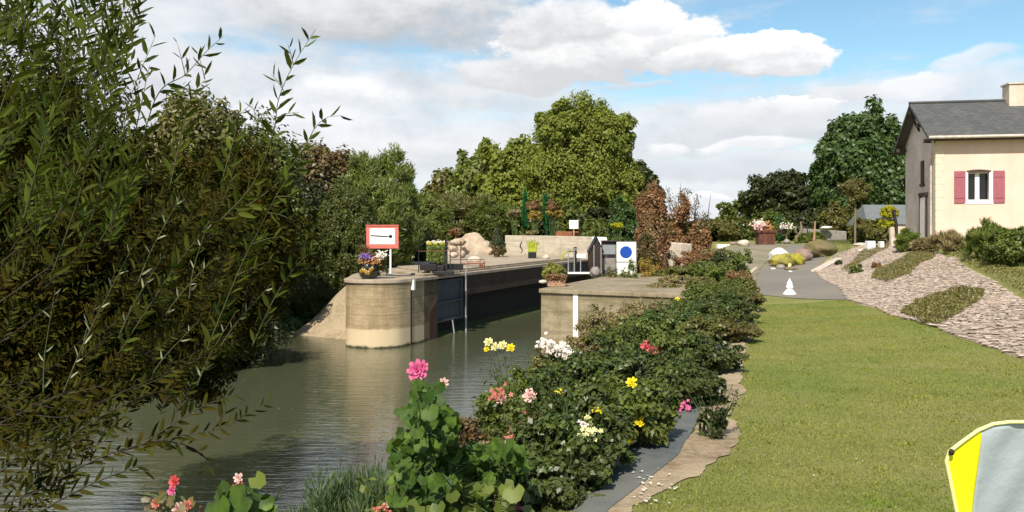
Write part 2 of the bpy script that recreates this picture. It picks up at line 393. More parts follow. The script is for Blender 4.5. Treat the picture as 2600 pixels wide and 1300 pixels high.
g.put(b.inputs['Base Color'], c); b.inputs['Roughness'].default_value = .9; b.inputs['Specular IOR Level'].default_value = .15
bn = g.new('ShaderNodeBump'); bn.inputs['Strength'].default_value = .8; bn.inputs['Distance'].default_value = .03
g.put(bn.inputs['Height'], g.noise(co, 45, 6, .7)); g.L.new(bn.outputs[0], b.inputs['Normal'])
M['lawn'] = m
o = link(me, 'ground', M['lawn'], None, True); tag(o, kind='structure')

# water
m, g, b = newmat('canal_water')
co = g.new('ShaderNodeTexCoord').outputs['Object']
c = g.mix(g.noise(co, .25, 3), (.062, .068, .036), (.075, .080, .044))
g.put(b.inputs['Base Color'], c); b.inputs['Roughness'].default_value = .045; b.inputs['IOR'].default_value = 2.15; b.inputs['Specular IOR Level'].default_value = 1.0
rip = g.noise(g.mapping(co, scale=(.35, 2.2, 1), rot=(0, 0, R(6))), 2.6, 4, .55, .4)
rip2 = g.noise(g.mapping(co, scale=(.5, 2.6, 1), rot=(0, 0, R(-9))), 8, 3, .5)
bn = g.new('ShaderNodeBump'); bn.inputs['Strength'].default_value = .34; bn.inputs['Distance'].default_value = .04
g.put(bn.inputs['Height'], g.m('ADD', rip, g.m('MULTIPLY', rip2, .3))); g.L.new(bn.outputs[0], b.inputs['Normal'])
M['water'] = m
mb = MB(); mb.add([(-70, -24, 0), (14, -24, 0), (14, 60, 0), (-70, 60, 0)], [(0, 1, 2, 3)])
tag(mb.build('water', M['water']), kind='structure')

def sheet(name, poly, off, mat, step=.3, wavy=0.0, kind='structure', bump=0.0, seed=1, dens=.35, sink=0.0):
    """a sheet laid on the ground inside a polygon"""
    pts = []; n = len(poly)
    for i in range(n):
        a = Vector(poly[i]); b_ = Vector(poly[(i + 1) % n]); k = max(1, int((b_ - a).length / dens))
        for j in range(k):
            p = a.lerp(b_, j / k)
            if wavy:
                q = Vector((p.x, p.y, seed)); p = p + Vector((mnoise.noise(q * 1.7), mnoise.noise(q * 1.7 + Vector((9, 4, 1))))) * wavy + Vector((mnoise.noise(q * 6), mnoise.noise(q * 6 + Vector((5, 4, 1))))) * wavy * .5
            pts.append(Vector((p.x, p.y)))
    nb = len(pts); xs = [p.x for p in pts]; ys = [p.y for p in pts]
    for x in np.arange(min(xs), max(xs), step):
        for y in np.arange(min(ys), max(ys), step): pts.append(Vector((x + .01 * math.sin(y * 7), y)))
    r = delaunay_2d_cdt(pts, [(i, (i + 1) % nb) for i in range(nb)], [list(range(nb))], 1, 1e-5)
    xy = np.array([(v.x, v.y) for v in r[0]]); z = H(xy[:, 0], xy[:, 1])
    orig = r[3]; 
    zz = []
    for k, (q, hgt) in enumerate(zip(xy, z)):
        bd = any(i < nb for i in orig[k]) or not orig[k]
        e = 0 if (bd and bump) else 1
        zz.append(hgt + (off if not (bd and sink) else -sink) + (e * bump * (0.6 + .8 * mnoise.noise(Vector((q[0] * 2.3, q[1] * 2.3, seed)))) if bump else 0))
    me = bpy.data.meshes.new(name); me.from_pydata([(q[0], q[1], h_) for q, h_ in zip(xy, zz)], [], [tuple(f) for f in r[2]]); me.update()
    o = link(me, name, mat, None, True)
    # face up
    if len(me.polygons) and sum(p.normal.z for p in me.polygons) < 0: me.flip_normals()
    return tag(o, kind=kind) if kind else o

surf('asphalt', (.215, .19, .155), (.15, .135, .115), 30, .9, .15, 120, c3=(.21, .185, .145), s3=.35)
surf('pave_grey', (.115, .125, .120), (.075, .085, .085), 9, .85, .1, 60, c3=(.15, .15, .13), s3=.8)
surf('sand', (.38, .29, .185), (.17, .12, .07), 14, .95, .3, 40, c3=(.42, .33, .21), s3=1.2)
surf('sandy_verge', (.29, .25, .185), (.18, .155, .10), 10, .95, .3, 40, c3=(.15, .145, .07), s3=.7)
surf('rubble_ground', (.37, .30, .22), (.21, .165, .11), 9, .95, .8, 26, c3=(.42, .33, .26), s3=.8, bdist=.06)
# road
road = [G(1915, 748), G(2010, 758), G(2155, 762), G(2098, 712), G(2062, 690), G(2090, 665), G(2120, 640), G(2112, 624), G(2012, 621), G(1990, 636), G(1958, 660), G(1927, 690), G(1918, 720)]
sheet('road', road, .012, M['asphalt'], .5, .05)
sheet('road_verge', [G(1905, 745), G(1917, 720), G(1924, 690), G(1955, 660), G(1987, 636), G(2014, 621), G(1905, 617), G(1866, 622), G(1780, 625), G(1790, 660), G(1850, 700), G(1880, 740)], .018, M['sandy_verge'], .5, .12)
# grey strip along the flower bank and the bare earth edge between it and the lawn
st_r = [G(1545, 1298), G(1725, 1160), G(1792, 1020), G(1852, 880), G(1885, 822), G(1900, 790)]
st_r = [(st_r[0][0] - .75, st_r[0][1] - 1.9)] + st_r
st_l = [(p[0] - .52 - .02 * p[1], p[1] + .2) for p in st_r]
sheet('path', st_r + st_l[::-1], .014, M['pave_grey'], .3, .02)
sand_o = [(st_r[0][0] + .25, st_r[0][1])] + [G(1600, 1285), G(1760, 1215), G(1850, 1160), G(1868, 1110), G(1850, 1060), G(1885, 1010), G(1880, 930), G(1905, 850), G(1912, 800), G(1908, 772)]
sheet('bare_earth', sand_o + [(p[0] - .03, p[1]) for p in st_r[::-1]], .009, M['sand'], .3, .10, dens=.05)
# rubble slope
slope = [G(2066, 690), G(2100, 715), G(2155, 765), G(2230, 785), G(2300, 812), G(2400, 845), G(2450, 862), G(2600, 912), G(2800, 985), G(2800, 850), G(2600, 765), G(2520, 715), G(2440, 672), G(2385, 645), G(2345, 632), G(2260, 622), G(2200, 622), G(2140, 640), G(2095, 668)]
sheet('gravel_slope', slope, .02, M['rubble_ground'], .15, .10, dens=.15, sink=.01)
# ------------------------------------------------------------------ lock masonry
def concrete(name, hi, lo, dark, band=None, green=0.0, joints=True):
    m, g, b = newmat(name)
    co = g.new('ShaderNodeTexCoord').outputs['Object']
    wp = g.new('ShaderNodeNewGeometry').outputs['Position']
    sp = g.new('ShaderNodeSeparateXYZ'); g.put(sp.inputs[0], wp); z = sp.outputs[2]
    c = g.mix(g.mr(g.noise(wp, 2.2, 7, .65), .35, .68), hi, lo)
    c = g.mix(g.mr(g.noise(g.mapping(wp, scale=(.5, .5, 6)), 2.0, 6, .6), .45, .70, 0, .55), c, tuple(x * .55 for x in lo))
    c = g.mix(g.mr(g.noise(g.mapping(wp, scale=(1, 1, .08)), 3.0, 6, .65), .50, .72, 0, .65), c, dark)
    if band:                                      # paler washed band above the waterline, with an uneven edge
        zz = g.m('ADD', z, g.m('MULTIPLY', g.m('SUBTRACT', g.noise(wp, 3, 4), .5), .20))
        for zj in (1.66, 1.12): c = g.mix(g.m('MULTIPLY', g.mr(g.m('ABSOLUTE', g.m('SUBTRACT', g.m('ADD', zz, 0), zj)), .022, .008), .45), c, dark)
        c = g.mix(g.m('MULTIPLY', g.mr(zz, .66, .60), .85), c, band)
        c = g.mix(g.mr(zz, .10, .02), c, (.03, .032, .015))
        c = g.mix(g.m('MULTIPLY', g.mr(zz, 1.9, 2.15), .5), c, dark)
    if green: c = g.mix(g.m('MULTIPLY', g.mr(g.noise(wp, 1.4, 6, .7), .48, .62), green), c, (.12, .12, .03))
    g.put(b.inputs['Base Color'], c); b.inputs['Roughness'].default_value = .9; b.inputs['Specular IOR Level'].default_value = .25
    bn = g.new('ShaderNodeBump'); bn.inputs['Strength'].default_value = .6; bn.inputs['Distance'].default_value = .02
    g.put(bn.inputs['Height'], g.noise(wp, 22, 7, .7)); g.L.new(bn.outputs[0], b.inputs['Normal'])
    M[name] = m
concrete('pier_concrete', (.40, .31, .185), (.27, .20, .11), (.13, .09, .05), (.55, .44, .28))
concrete('pier_brown_shaded', (.15, .105, .065), (.09, .06, .035), (.03, .018, .012), (.15, .11, .07))  # brown concrete with the shade of the chamber side mixed into its colour
concrete('pier_right', (.34, .28, .185), (.22, .175, .11), (.12, .09, .055), (.34, .29, .19), green=.55)
concrete('quay_top', (.42, .345, .25), (.33, .265, .19), (.20, .15, .10), None)
concrete('quay_top_worn', (.32, .26, .18), (.23, .185, .12), (.13, .10, .06), None, green=.35)
concrete('chamber_upper_shaded', (.075, .050, .032), (.045, .030, .020), (.018, .012, .008))  # brown concrete darkened further, chamber-side shade put into the colour
surf('wet_shaded_wall', (.014, .012, .009), (.007, .006, .005), 4, .8, .2)  # near-black: wet algae plus chamber shade put into the colour
concrete('white_wall', (.50, .44, .35), (.40, .345, .27), (.27, .21, .15), None)
surf('white_paint', (.80, .78, .74), (.70, .68, .64), 5, .55, .03, streak=((.5, .46, .40), 5, .4))
surf('bare_white', (.82, .80, .76), (.76, .73, .69), 4, .6, .03)
surf('rust', (.22, .075, .03), (.12, .045, .025), 12, .85, .3)
surf('rust_brown', (.075, .035, .02), (.035, .018, .012), 8, .8, .2)
surf('gate_steel', (.065, .072, .08), (.042, .047, .054), 5, .55, .08, streak=((.03, .03, .03), 6, .7))
surf('dark_steel', (.018, .016, .014), (.010, .009, .009), 8, .6, .08)
surf('grey_steel', (.34, .34, .33), (.25, .25, .245), 8, .45, .03)
surf('dark_timber', (.045, .032, .022), (.02, .014, .010), 10, .8, .3)

def smooth_line(L, k=5):
    L = [np.array(p, float) for p in L]; out = []
    for i in range(len(L) - 1):
        p0, p1, p2, p3 = L[max(i - 1, 0)], L[i], L[i + 1], L[min(i + 2, len(L) - 1)]
        for s_ in np.linspace(0, 1, k, endpoint=False): out.append(tuple(.5 * ((2 * p1) + (-p0 + p2) * s_ + (2 * p0 - 5 * p1 + 4 * p2 - p3) * s_ ** 2 + (-p0 + 3 * p1 - 3 * p2 + p3) * s_ ** 3)))
    return out + [tuple(L[-1])]
NOSE = smooth_line(NOSE + [tuple(W0)])[:-1]
def quay(name, poly, z0, z1, label, cat, parts):
    pass
# left pier head and quay: body, coping, inner faces
T_END = 22.0
lq = empty('lock_quay', (-4.5, 30, 0), 'low concrete lock quay with a rounded pale nose in the water', 'quay')
back = [(5.9, 50.5), (5.2, 49.6), (-.36, 51.6), (-3.6, 52.4), (-5.2, 54), (-5.7, 45.7), (-5.75, 36), (-6.05, 31)]
nose_poly = [(-6.05, 31)] + NOSE + [tuple(W0), wl(1.0), (-4.4, 31)]
mb = MB(); mb.prism(nose_poly, -1.4, 2.20); mb.build('nose', M['pier_concrete'], lq)
up = Vector((-WD.y, WD.x))                        # away from the water, to the left of the chamber
def off(p, d): return (p[0] + up.x * d, p[1] + up.y * d)
rec = .16
side = [wl(1.0), wl(2.0), off(wl(2.0), .32), off(wl(4.35), .32), wl(4.35), wl(4.6)]
mb = MB(); mb.prism([(-4.4, 31)] + side[:3] + [off(wl(2.0), 1.6)], -1.4, 2.20); mb.build('chamber_entrance_wall', M['pier_brown_shaded'], lq)
mb = MB(); mb.prism([off(wl(1.9), 1.6), off(wl(2.0), .32), off(wl(4.35), .32), off(wl(4.4), 1.6)], -1.4, 2.198); mb.build('gate_recess', M['wet_shaded_wall'], lq)
mb = MB(); mb.prism([wl(4.35), wl(T_END), off(wl(T_END), 1.0), off(wl(4.35), 1.0)], 1.42, 2.20); mb.build('upper_wall', M['chamber_upper_shaded'], lq)
mb = MB(); mb.prism([off(wl(4.45), .42), off(wl(T_END), .42), off(wl(T_END), .96), off(wl(4.45), .96)], -1.4, 1.42); mb.build('lower_wall', M['wet_shaded_wall'], lq)
ex = lambda p, d: (p[0] - up.x * d, p[1] - up.y * d)
top = [(-6.13, 31)] + [(x * 1.0 - (.05 if x < -5 else 0), y - .06) for x, y in NOSE] + [ex(wl(0), .05), ex(wl(T_END), .05)] + back[:]
top = top[:-1]
mb = MB(); mb.prism(top, 2.201, 2.32); mb.build('paving', M['quay_top'], lq, bevel=.015)
# paved steps on the quay
st = [off(wl(.6), .25), off(wl(4.3), .25), off(wl(4.3), 1.6), off(wl(2.0), 3.0), off(wl(.6), 2.2)]
mb = MB(); mb.prism([off(wl(1.3), .2), off(wl(20), .2), (-.2, 51), (-5.0, 52), (-5.6, 45), (-5.5, 35.0), (-4.9, 32.2)], 2.32, 2.40); mb.build('raised_paving', M['quay_top'], lq, bevel=.015)
mb = MB(); mb.prism([off(wl(2.0), .24), off(wl(20), .24), (-.3, 50.9), (-4.9, 51.9), (-5.5, 45), (-5.3, 36), (-4.7, 33.6)], 2.40, 2.475); mb.build('raised_paving', M['quay_top'], lq, bevel=.012)
# pale coping stone at the corner, mooring slot and a dark slanted plate on the entrance wall
mb = MB(); a = wl(.12); mb.box((a[0] + .03, a[1], 2.10), (.10, .16, .36), rz=math.atan2(WD.y, WD.x)); mb.build('corner_stone', M['white_paint'], lq)
mb = MB(); mb.prism([ex(wl(.02), .02), ex(wl(.10), .02), off(wl(.10), .05), off(wl(.02), .05)], -.5, 1.92); mb.build('corner_angle', M['rust_brown'], lq)
mb = MB(); mb.prism([ex(wl(1.35), .02), ex(wl(1.98), .02), off(wl(1.98), .05), off(wl(1.35), .05)], -.6, [1.0, 1.45, 1.45, 1.0]); mb.build('slanted_dark_plate', M['rust_brown'], lq)

# gate leaf folded into the recess
gl = empty('lock_gate_leaf', (wl(3)[0], wl(3)[1], 0), 'grey blue steel lock gate leaf folded back into its wall recess', 'lock gate')
rz = math.atan2(WD.y, WD.x)
def wbox(t0, t1, d, th, z0, z1):
    c_ = off(wl((t0 + t1) / 2), d); return ((c_[0], c_[1], (z0 + z1) / 2), (t1 - t0, th, z1 - z0))
for z0, z1 in ((1.32, 2.05), (.62, 1.24)):
    mb = MB(); mb.box(*wbox(2.12, 4.18, .16, .06, z0, z1), rz=rz); mb.build('panel', M['gate_steel'], gl)
mb = MB()
for z0 in (1.24, .54, 2.05): mb.box(*wbox(2.08, 4.2, .11, .14, z0, z0 + .08), rz=rz)
for t in (2.08, 4.2): mb.box(*wbox(t - .04, t + .04, .11, .15, .54, 2.13), rz=rz)
mb.build('frame', M['grey_steel'] if False else M['gate_steel'], gl, bevel=.008)
mb = MB(); a = ex(wl(4.22), .10); mb.tube([(a[0], a[1], .0), (a[0], a[1], 2.42)], .035, 8); mb.build('guide_pole', M['grey_steel'], gl)
mb = MB(); a = ex(wl(3.2), .02); mb.tube([(a[0], a[1], .55), (a[0] + .06, a[1] + .1, .02)], .03, 6); mb.build('strut', M['grey_steel'], gl)

# gate gear on the quay: balance beams, posts, rails
gg = empty('gate_winding_gear', (wl(3.4)[0], wl(3.4)[1], 2.4), 'black gate winding gear with thin rails beside the green flower box', 'winding gear')
mb = MB(); p = at(1076, 681, 30.0); q = at(1096, 681, 30.2); mb.box(((p.x + q.x) / 2, 30.2, 2.62), (.62, .5, .22), rz=.1); mb.build('beam', M['dark_steel'], gg, bevel=.01)
mb = MB(); mb.box((at(1150, 0, 30.6).x, 30.6, 2.62), (.78, .36, .22), rz=.1); mb.build('beam', M['dark_steel'], gg, bevel=.01)
mb = MB(); mb.box((at(1112, 0, 30.3).x, 30.3, 2.50), (.5, .5, .36)); mb.box((at(1128, 0, 30.0).x, 29.9, 2.42), (.75, .3, .14)); mb.build('gearbox', M['dark_steel'], gg, bevel=.02)
mb = MB(); xx = at(1133, 0, 30.3).x; mb.box((xx, 30.3, 3.02), (.10, .10, 1.25)); mb.lathe((xx, 30.3, 3.3), [(.0, 0), (.10, .01), (.10, .06), (0, .07)], 12); mb.build('post', M['dark_steel'], gg)
for px, top_, D in ((1063, 617, 30.2), (1143, 640, 30.2), (1170, 612, 31.2), (1185, 652, 31.5), (1230, 663, 33.0)):
    a = at(px, top_, D); mb = MB(); mb.tube([(a.x, a.y, 2.4), (a.x, a.y, a.z)], .018, 6); mb.build('rail_post', M['rust'] if px == 1230 else M['grey_steel'] if px == 1185 else M['dark_steel'], gg)
mb = MB()
for (p0, p1) in ((at(1063, 638, 30.2), at(1133, 637, 30.2)), (at(1143, 660, 30.2), at(1230, 658, 32.5)), (at(1170, 670, 31.2), at(1230, 669, 33.0)), (at(1133, 620, 30.2), at(1180, 622, 31.2))): mb.tube([p0, p1], .014, 6)
mb.build('rail', M['rust'], gg)
mb = MB(); a = at(1222, 675, 33); mb.box((a.x, a.y, a.z), (.16, .03, .12)); mb.build('plate', M['rust'], gg)

# right pier head and quay
rq = empty('lock_quay', (2.5, 26, 0), 'square concrete lock quay head with moss stains and a white stripe', 'quay')
fd = Vector((.885, -.465)).normalized()
rp = lambda s: (R0.x + fd.x * s, R0.y + fd.y * s)
poly = [tuple(R0), rp(4.3), (7.2, 25.5), (9.6, 31.0), (13.2, 45), wr(24)]
mb = MB(); mb.prism(poly, -1.4, 2.20); mb.build('body', M['pier_right'], rq, bevel=.03)
e_ = .05
poly2 = [(R0.x - .06, R0.y - .06), (rp(4.3)[0], rp(4.3)[1] - .05), (6.6, 24.5), (8.1, 27.0), (8.8, 31.0), (10.0, 39), (wr(24)[0] - .05, wr(24)[1])]
mb = MB(); mb.prism(poly2, 2.201, 2.32); mb.build('paving', M['quay_top_worn'], rq, bevel=.015)
# stripe
nrm = Vector((fd.y, -fd.x));  nrm = nrm if nrm.y < 0 else -nrm
s0 = 1.02
def fbox(s0, s1, z0, z1, o0, o1):
    return [(rp(s0)[0] + nrm.x * o0, rp(s0)[1] + nrm.y * o0), (rp(s1)[0] + nrm.x * o0, rp(s1)[1] + nrm.y * o0), (rp(s1)[0] + nrm.x * o1, rp(s1)[1] + nrm.y * o1), (rp(s0)[0] + nrm.x * o1, rp(s0)[1] + nrm.y * o1)]
mb = MB(); mb.prism(fbox(1.02, 1.165, 0, 0, -.01, .012), -.3, 2.195); mb.build('white_stripe', M['bare_white'], rq)

# retaining wall behind the left quay
rw = empty('retaining_wall', (1, 50, 2.4), 'pale rendered retaining wall behind the lock quay', 'wall')
A = [(-.45, 51.9), (2.2, 51.2), (4.6, 49.6), (5.55, 48.2)]
B = [(x + .05, y + .45) for x, y in A]
mb = MB(); mb.prism(A + B[::-1], 2.0, [3.68, 3.66, 3.62, 3.58] + [3.58, 3.62, 3.66, 3.68]); mb.build('wall', M['white_wall'], rw, bevel=.03)
mb = MB(); mb.add([(5.05, 48.75, 2.4), (5.65, 48.05, 2.4), (5.65, 48.05, 3.6), (5.25, 48.45, 3.6), (5.9, 47.2, 2.4)], [(0, 1, 2, 3), (1, 4, 2)]); mb.prism([(4.85, 48.9), (5.25, 46.6), (5.55, 46.6), (5.5, 48.5)], 2.3, [3.62, 2.5, 2.5, 3.6]); mb.build('end_buttress', M['white_paint'], rw)
surf('masonry_mound', (.48, .37, .26), (.34, .25, .17), 3, .95, .5, 14, c3=(.50, .42, .32), s3=1, bdist=.05)
mb = MB(); a = at(1193, 655, 51); mb.blob((a.x, a.y + 1, 2.3), (1.95, 1.3, 1.42), .22, 1.8, 60, 30, 2.0, 1.0); mb.thing('earth_mound', M['masonry_mound'], 'pale rounded earth mound at the end of the retaining wall', 'mound', smooth=True)
# stone facing beside the pier nose
surf('stone_facing', (.42, .33, .21), (.25, .19, .12), 8, .95, .8, 24, c3=(.40, .32, .21), s3=1.2, bdist=.05)
sheet('embankment', [(-5.9, 29.3), (-5.95, 31), (-5.8, 34), (-5.8, 36.5), (-8.4, 36.2), (-9.2, 33), (-8.9, 30.8), (-7.2, 29.7), (-6.3, 29.2)], .03, M['stone_facing'], .25, .05)

# ------------------------------------------------------------------ house
def render_wall(name, a, b_, c3, bandlow=None):
    surf(name, a, b_, 2.5, .9, .1, 60, c3=c3, s3=.7, streak=(tuple(x * .8 for x in b_), 3, .25))
render_wall('cream_render', (.74, .525, .425), (.70, .495, .395), (.76, .555, .455))
render_wall('cream_plinth', (.62, .50, .40), (.53, .43, .34), (.66, .54, .44))
surf('gable_render_shaded', (.60, .52, .45), (.47, .405, .345), 3, .95, .3, 30, c3=(.66, .58, .50), s3=.8)  # greyer than the front: the gable's shade is put into its colour
surf('quoin_stone', (.76, .62, .46), (.68, .55, .40), 6, .9, .2)
m, g, b = newmat('slate'); co = g.new('ShaderNodeTexCoord').outputs['Object']
br = g.new('ShaderNodeTexBrick'); g.put(br.inputs[0], g.mapping(co, rot=(R(0), 0, 0)))
br.inputs['Scale'].default_value = 1; br.inputs['Brick Width'].default_value = .24; br.inputs['Row Height'].default_value = .13; br.inputs['Mortar Size'].default_value = .008
br.inputs['Color1'].default_value = (.088, .088, .085, 1); br.inputs['Color2'].default_value = (.060, .061, .063, 1); br.inputs['Mortar'].default_value = (.035, .035, .035, 1)
g.put(b.inputs['Base Color'], g.mix(g.mr(g.noise(co, 1.2, 6, .7), .5, .7, 0, .5), br.outputs[0], (.12, .115, .09))); b.inputs['Roughness'].default_value = .75; M['slate'] = m
surf('wood_dark', (.075, .055, .04), (.04, .028, .02), 12, .8, .2)
surf('shutter_pink', (.36, .105, .135), (.30, .09, .11), 6, .6, .05)
surf('zinc', (.60, .54, .47), (.42, .36, .31), 6, .6, .1)
m, g, b = newmat('window_glass'); b.inputs['Base Color'].default_value = (.012, .012, .014, 1); b.inputs['Roughness'].default_value = .06; M['glass'] = m
HZ = 3.35
hx, hy = at(2376, 0, 33).x, 33.0
hs = empty('lock_keepers_house', (hx, hy, HZ), 'cream rendered house with a slate roof and pink shutters', 'house', rz=-R(11))
# local axes: x along the front, y towards the back
WH, DP, LN = 4.62, 4.3, 9.0
def hbox(name, c, s_, mat_, par=None, bev=0.0):
    mb = MB(); mb.box(c, s_); return mb.build(name, mat_, par or hs, True, bevel=bev)
wx0, wx1, wz0, wz1 = 1.20, 2.02, 1.84, 3.04        # window opening
mb = MB(); t = .35
for (a0, a1, z0, z1) in ((0, wx0, -1, WH), (wx1, LN, -1, WH), (wx0, wx1, -1, wz0), (wx0, wx1, wz1, WH)): mb.box(((a0 + a1) / 2, t / 2, (z0 + z1) / 2), (a1 - a0, t, z1 - z0))
mb.build('front_wall', M['cream_render'], hs, True)
RP = 1.58                                          # ridge above the eave
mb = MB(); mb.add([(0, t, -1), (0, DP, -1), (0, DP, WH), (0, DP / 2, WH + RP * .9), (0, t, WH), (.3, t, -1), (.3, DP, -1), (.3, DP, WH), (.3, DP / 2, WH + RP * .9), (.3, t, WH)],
       [(0, 4, 3, 2, 1), (5, 6, 7, 8, 9), (0, 1, 6, 5), (1, 2, 7, 6), (2, 3, 8, 7), (3, 4, 9, 8), (4, 0, 5, 9)]); mb.build('gable_wall', M['gable_render_shaded'], hs, True)
hbox('rear_wall', (LN / 2 + .2, DP - .15, (WH - 1) / 2), (LN - .6, .3, WH + .9), M['cream_render'])
hbox('plinth', (LN / 2 + .02, -.03, -.05), (LN, .06, 1.3), M['cream_plinth'])
mb = MB()
for k in range(14): L_ = .34 if k % 2 else .24; mb.box((L_ / 2 - .012, .1 - .012, .62 + .15 + k * .272), (L_, .20, .262))
mb.build('quoins', M['quoin_stone'], hs, True, bevel=.008)
# roof slabs
def slab(name, pts, th, mat_):
    P3 = [Vector(p) for p in pts]; n_ = (P3[1] - P3[0]).cross(P3[2] - P3[0]).normalized() * th
    if n_.z > 0: n_ = -n_
    mb = MB(); mb.add(P3 + [p + n_ for p in P3], [(0, 1, 2, 3), (7, 6, 5, 4), (0, 4, 5, 1), (1, 5, 6, 2), (2, 6, 7, 3), (3, 7, 4, 0)]); return mb.build(name, mat_, hs, True)
ov, ey = .42, .5
zr = WH + RP; ze = WH + .02; k_ = RP / (DP / 2)
rf = slab('roof', [(-ov, -ey, ze - ey * k_ * .55), (LN, -ey, ze - ey * k_ * .55), (LN, DP / 2, zr), (-ov, DP / 2, zr)], .10, M['slate'])
rb_ = slab('roof', [(-ov, DP / 2, zr), (LN, DP / 2, zr), (LN, DP + ey, ze - ey * k_ * .9), (-ov, DP + ey, ze - ey * k_ * .9)], .10, M['slate'])
zE = ze - ey * k_ * .55
mb = MB(); mb.tube([(-ov - .02, DP / 2, zr + .02), (LN, DP / 2, zr + .02)], .07, 8); mb.build('ridge', M['slate'], rf, True)
for i in range(1): 
    mb = MB(); mb.tube([(-ov, -ey - .05, zE - .02), (LN, -ey - .05, zE - .02)], .062, 8); mb.build('gutter', M['zinc'], rf, True)
mb = MB(); mb.box((LN / 2, -ey / 2, zE - .10), (LN + ov * 2, ey - .02, .04)); mb.build('soffit', M['wood_dark'], hs, True)
# bargeboards, purlin ends and brace on the gable
mb = MB()
for (y0, z0, y1, z1) in ((-ey, zE - .18, DP / 2, zr - .20), (DP / 2, zr - .20, DP + ey, ze - ey * k_ * .9 - .18)):
    a, b_ = Vector((-ov + .02, y0, z0)), Vector((-ov + .02, y1, z1)); mb.add([a, b_, b_ + Vector((0, 0, .17)), a + Vector((0, 0, .17)), a + Vector((.04, 0, 0)), b_ + Vector((.04, 0, 0)), b_ + Vector((.04, 0, .17)), a + Vector((.04, 0, .17))], [(0, 1, 2, 3), (7, 6, 5, 4), (0, 4, 5, 1), (3, 2, 6, 7), (0, 3, 7, 4), (1, 5, 6, 2)])
mb.build('bargeboard', M['wood_dark'], hs, True)
for (y, z) in ((.1, WH - .28), (DP / 2, zr - .40), (DP - .1, WH - .28), (DP / 4, WH + RP / 2 - .3)):
    hbox('purlin', (-ov / 2, y, z), (ov, .14, .16), M['wood_dark'])
mb = MB(); mb.tube([(0, DP / 2, WH + .35), (-ov + .05, DP / 2, zr - .5)], .05, 6); mb.build('brace', M['wood_dark'], hs, True)
# gable openings: tall narrow panel, door, downpipe
d_ = hbox('door', (-.03, 1.55, .95), (.06, .75, 2.2), M['white_paint'])
hbox('frame', (-.035, 1.98, 1.0), (.07, .10, 2.4), M['rust_brown'], d_); hbox('frame', (-.035, 1.13, 1.0), (.07, .08, 2.4), M['wood_dark'], d_); hbox('lintel', (-.04, 1.55, 2.2), (.08, 1.1, .14), M['wood_dark'], d_)
wn = hbox('gable_window', (-.02, 1.7, 3.15), (.04, .40, 1.0), M['wood_dark']); hbox('frame', (-.035, 1.7, 2.6), (.07, .55, .10), M['wood_dark'], wn)
mb = MB(); mb.tube([(-.06, .42, -.2), (-.06, .42, 3.4), (-.2, -.3, WH - .25)], .04, 8); mb.build('downpipe', M['zinc'], hs, True)
# window
win = hbox('window', ((wx0 + wx1) / 2, .06, wz0 - .06), (wx1 - wx0 + .30, .16, .13), M['bare_white'], bev=.01)
mb = MB(); mb.box((wx0 - .035, .03, (wz0 + wz1) / 2), (.09, .10, wz1 - wz0)); mb.box((wx1 + .05, .03, (wz0 + wz1) / 2), (.13, .10, wz1 - wz0)); mb.box(((wx0 + wx1) / 2, .19, (wz0 + wz1) / 2), (.16, .07, wz1 - wz0))
for z in (wz0 + .03, wz1 - .03): mb.box(((wx0 + wx1) / 2, .20, z), (wx1 - wx0, .06, .07))
mb.build('frame', M['bare_white'], win, True)
mb = MB(); mb.add([(wx0, .215, wz0), (wx1, .215, wz0), (wx1, .215, wz1), (wx0, .215, wz1)], [(0, 1, 2, 3)]); mb.build('pane', M['glass'], win, True)
mb = MB(); n_ = 8
for i in range(n_):
    x0, x1 = wx0 - .04 + (wx1 - wx0 + .08) * i / n_, wx0 - .04 + (wx1 - wx0 + .08) * (i + 1) / n_; zz_ = lambda x: wz1 + .04 + .05 * (1 - ((x - (wx0 + wx1) / 2) / .45) ** 2)
    mb.box(((x0 + x1) / 2, .02, (wz1 - .02 + zz_((x0 + x1) / 2)) / 2), (x1 - x0, .10, zz_((x0 + x1) / 2) - wz1 + .02))
mb.build('lintel', M['wood_dark'], win, True)
for x0 in (wx0 - .50, wx1 + .14):
    sh = hbox('shutter', (x0 + .20, -.035, (wz0 + wz1) / 2 - .02), (.42, .035, wz1 - wz0 + .10), M['shutter_pink'], bev=.004)
    for zb_ in (wz0 + .15, wz1 - .20): mb = MB(); mb.box((x0 + .20, -.062, zb_), (.40, .02, .05)); mb.build('batten', M['shutter_pink'], sh, True)
# chimney
ch = hbox('chimney', (3.55 + .45, DP / 2 - .05, zr + .02), (1.2, .75, 1.25), M['cream_plinth'], bev=.02)
hbox('cap', (3.55 + .45, DP / 2 - .05, zr + .68), (1.3, .85, .07), M['zinc'], ch)

# low slate-roofed outbuilding beyond
surf('grey_roof', (.15, .165, .17), (.12, .13, .135), 3, .8, .1, 40)
ob = empty('outbuilding', (at(2290, 0, 46).x, 46, 3.2), 'low grey roofed outbuilding seen left of the house', 'outbuilding')
a0, a1 = at(2216, 0, 46).x, at(2350, 0, 46).x
mb = MB(); mb.box(((a0 + a1) / 2, 47.3, 3.65), (a1 - a0 - .2, 2.6, 1.3)); mb.build('wall', M['cream_plinth'], ob)
mb = MB(); z0, z1 = at(0, 570, 46).z, at(0, 518, 46).z; mb.add([(a0 - .35, 45.9, z0), (a1, 45.9, z0), (a1, 47.3, z1), (a0, 47.3, z1), (a1, 48.8, z0), (a0 - .35, 48.8, z0)], [(0, 1, 2, 3), (3, 2, 4, 5), (0, 3, 5)]); mb.build('roof', M['grey_roof'], ob)
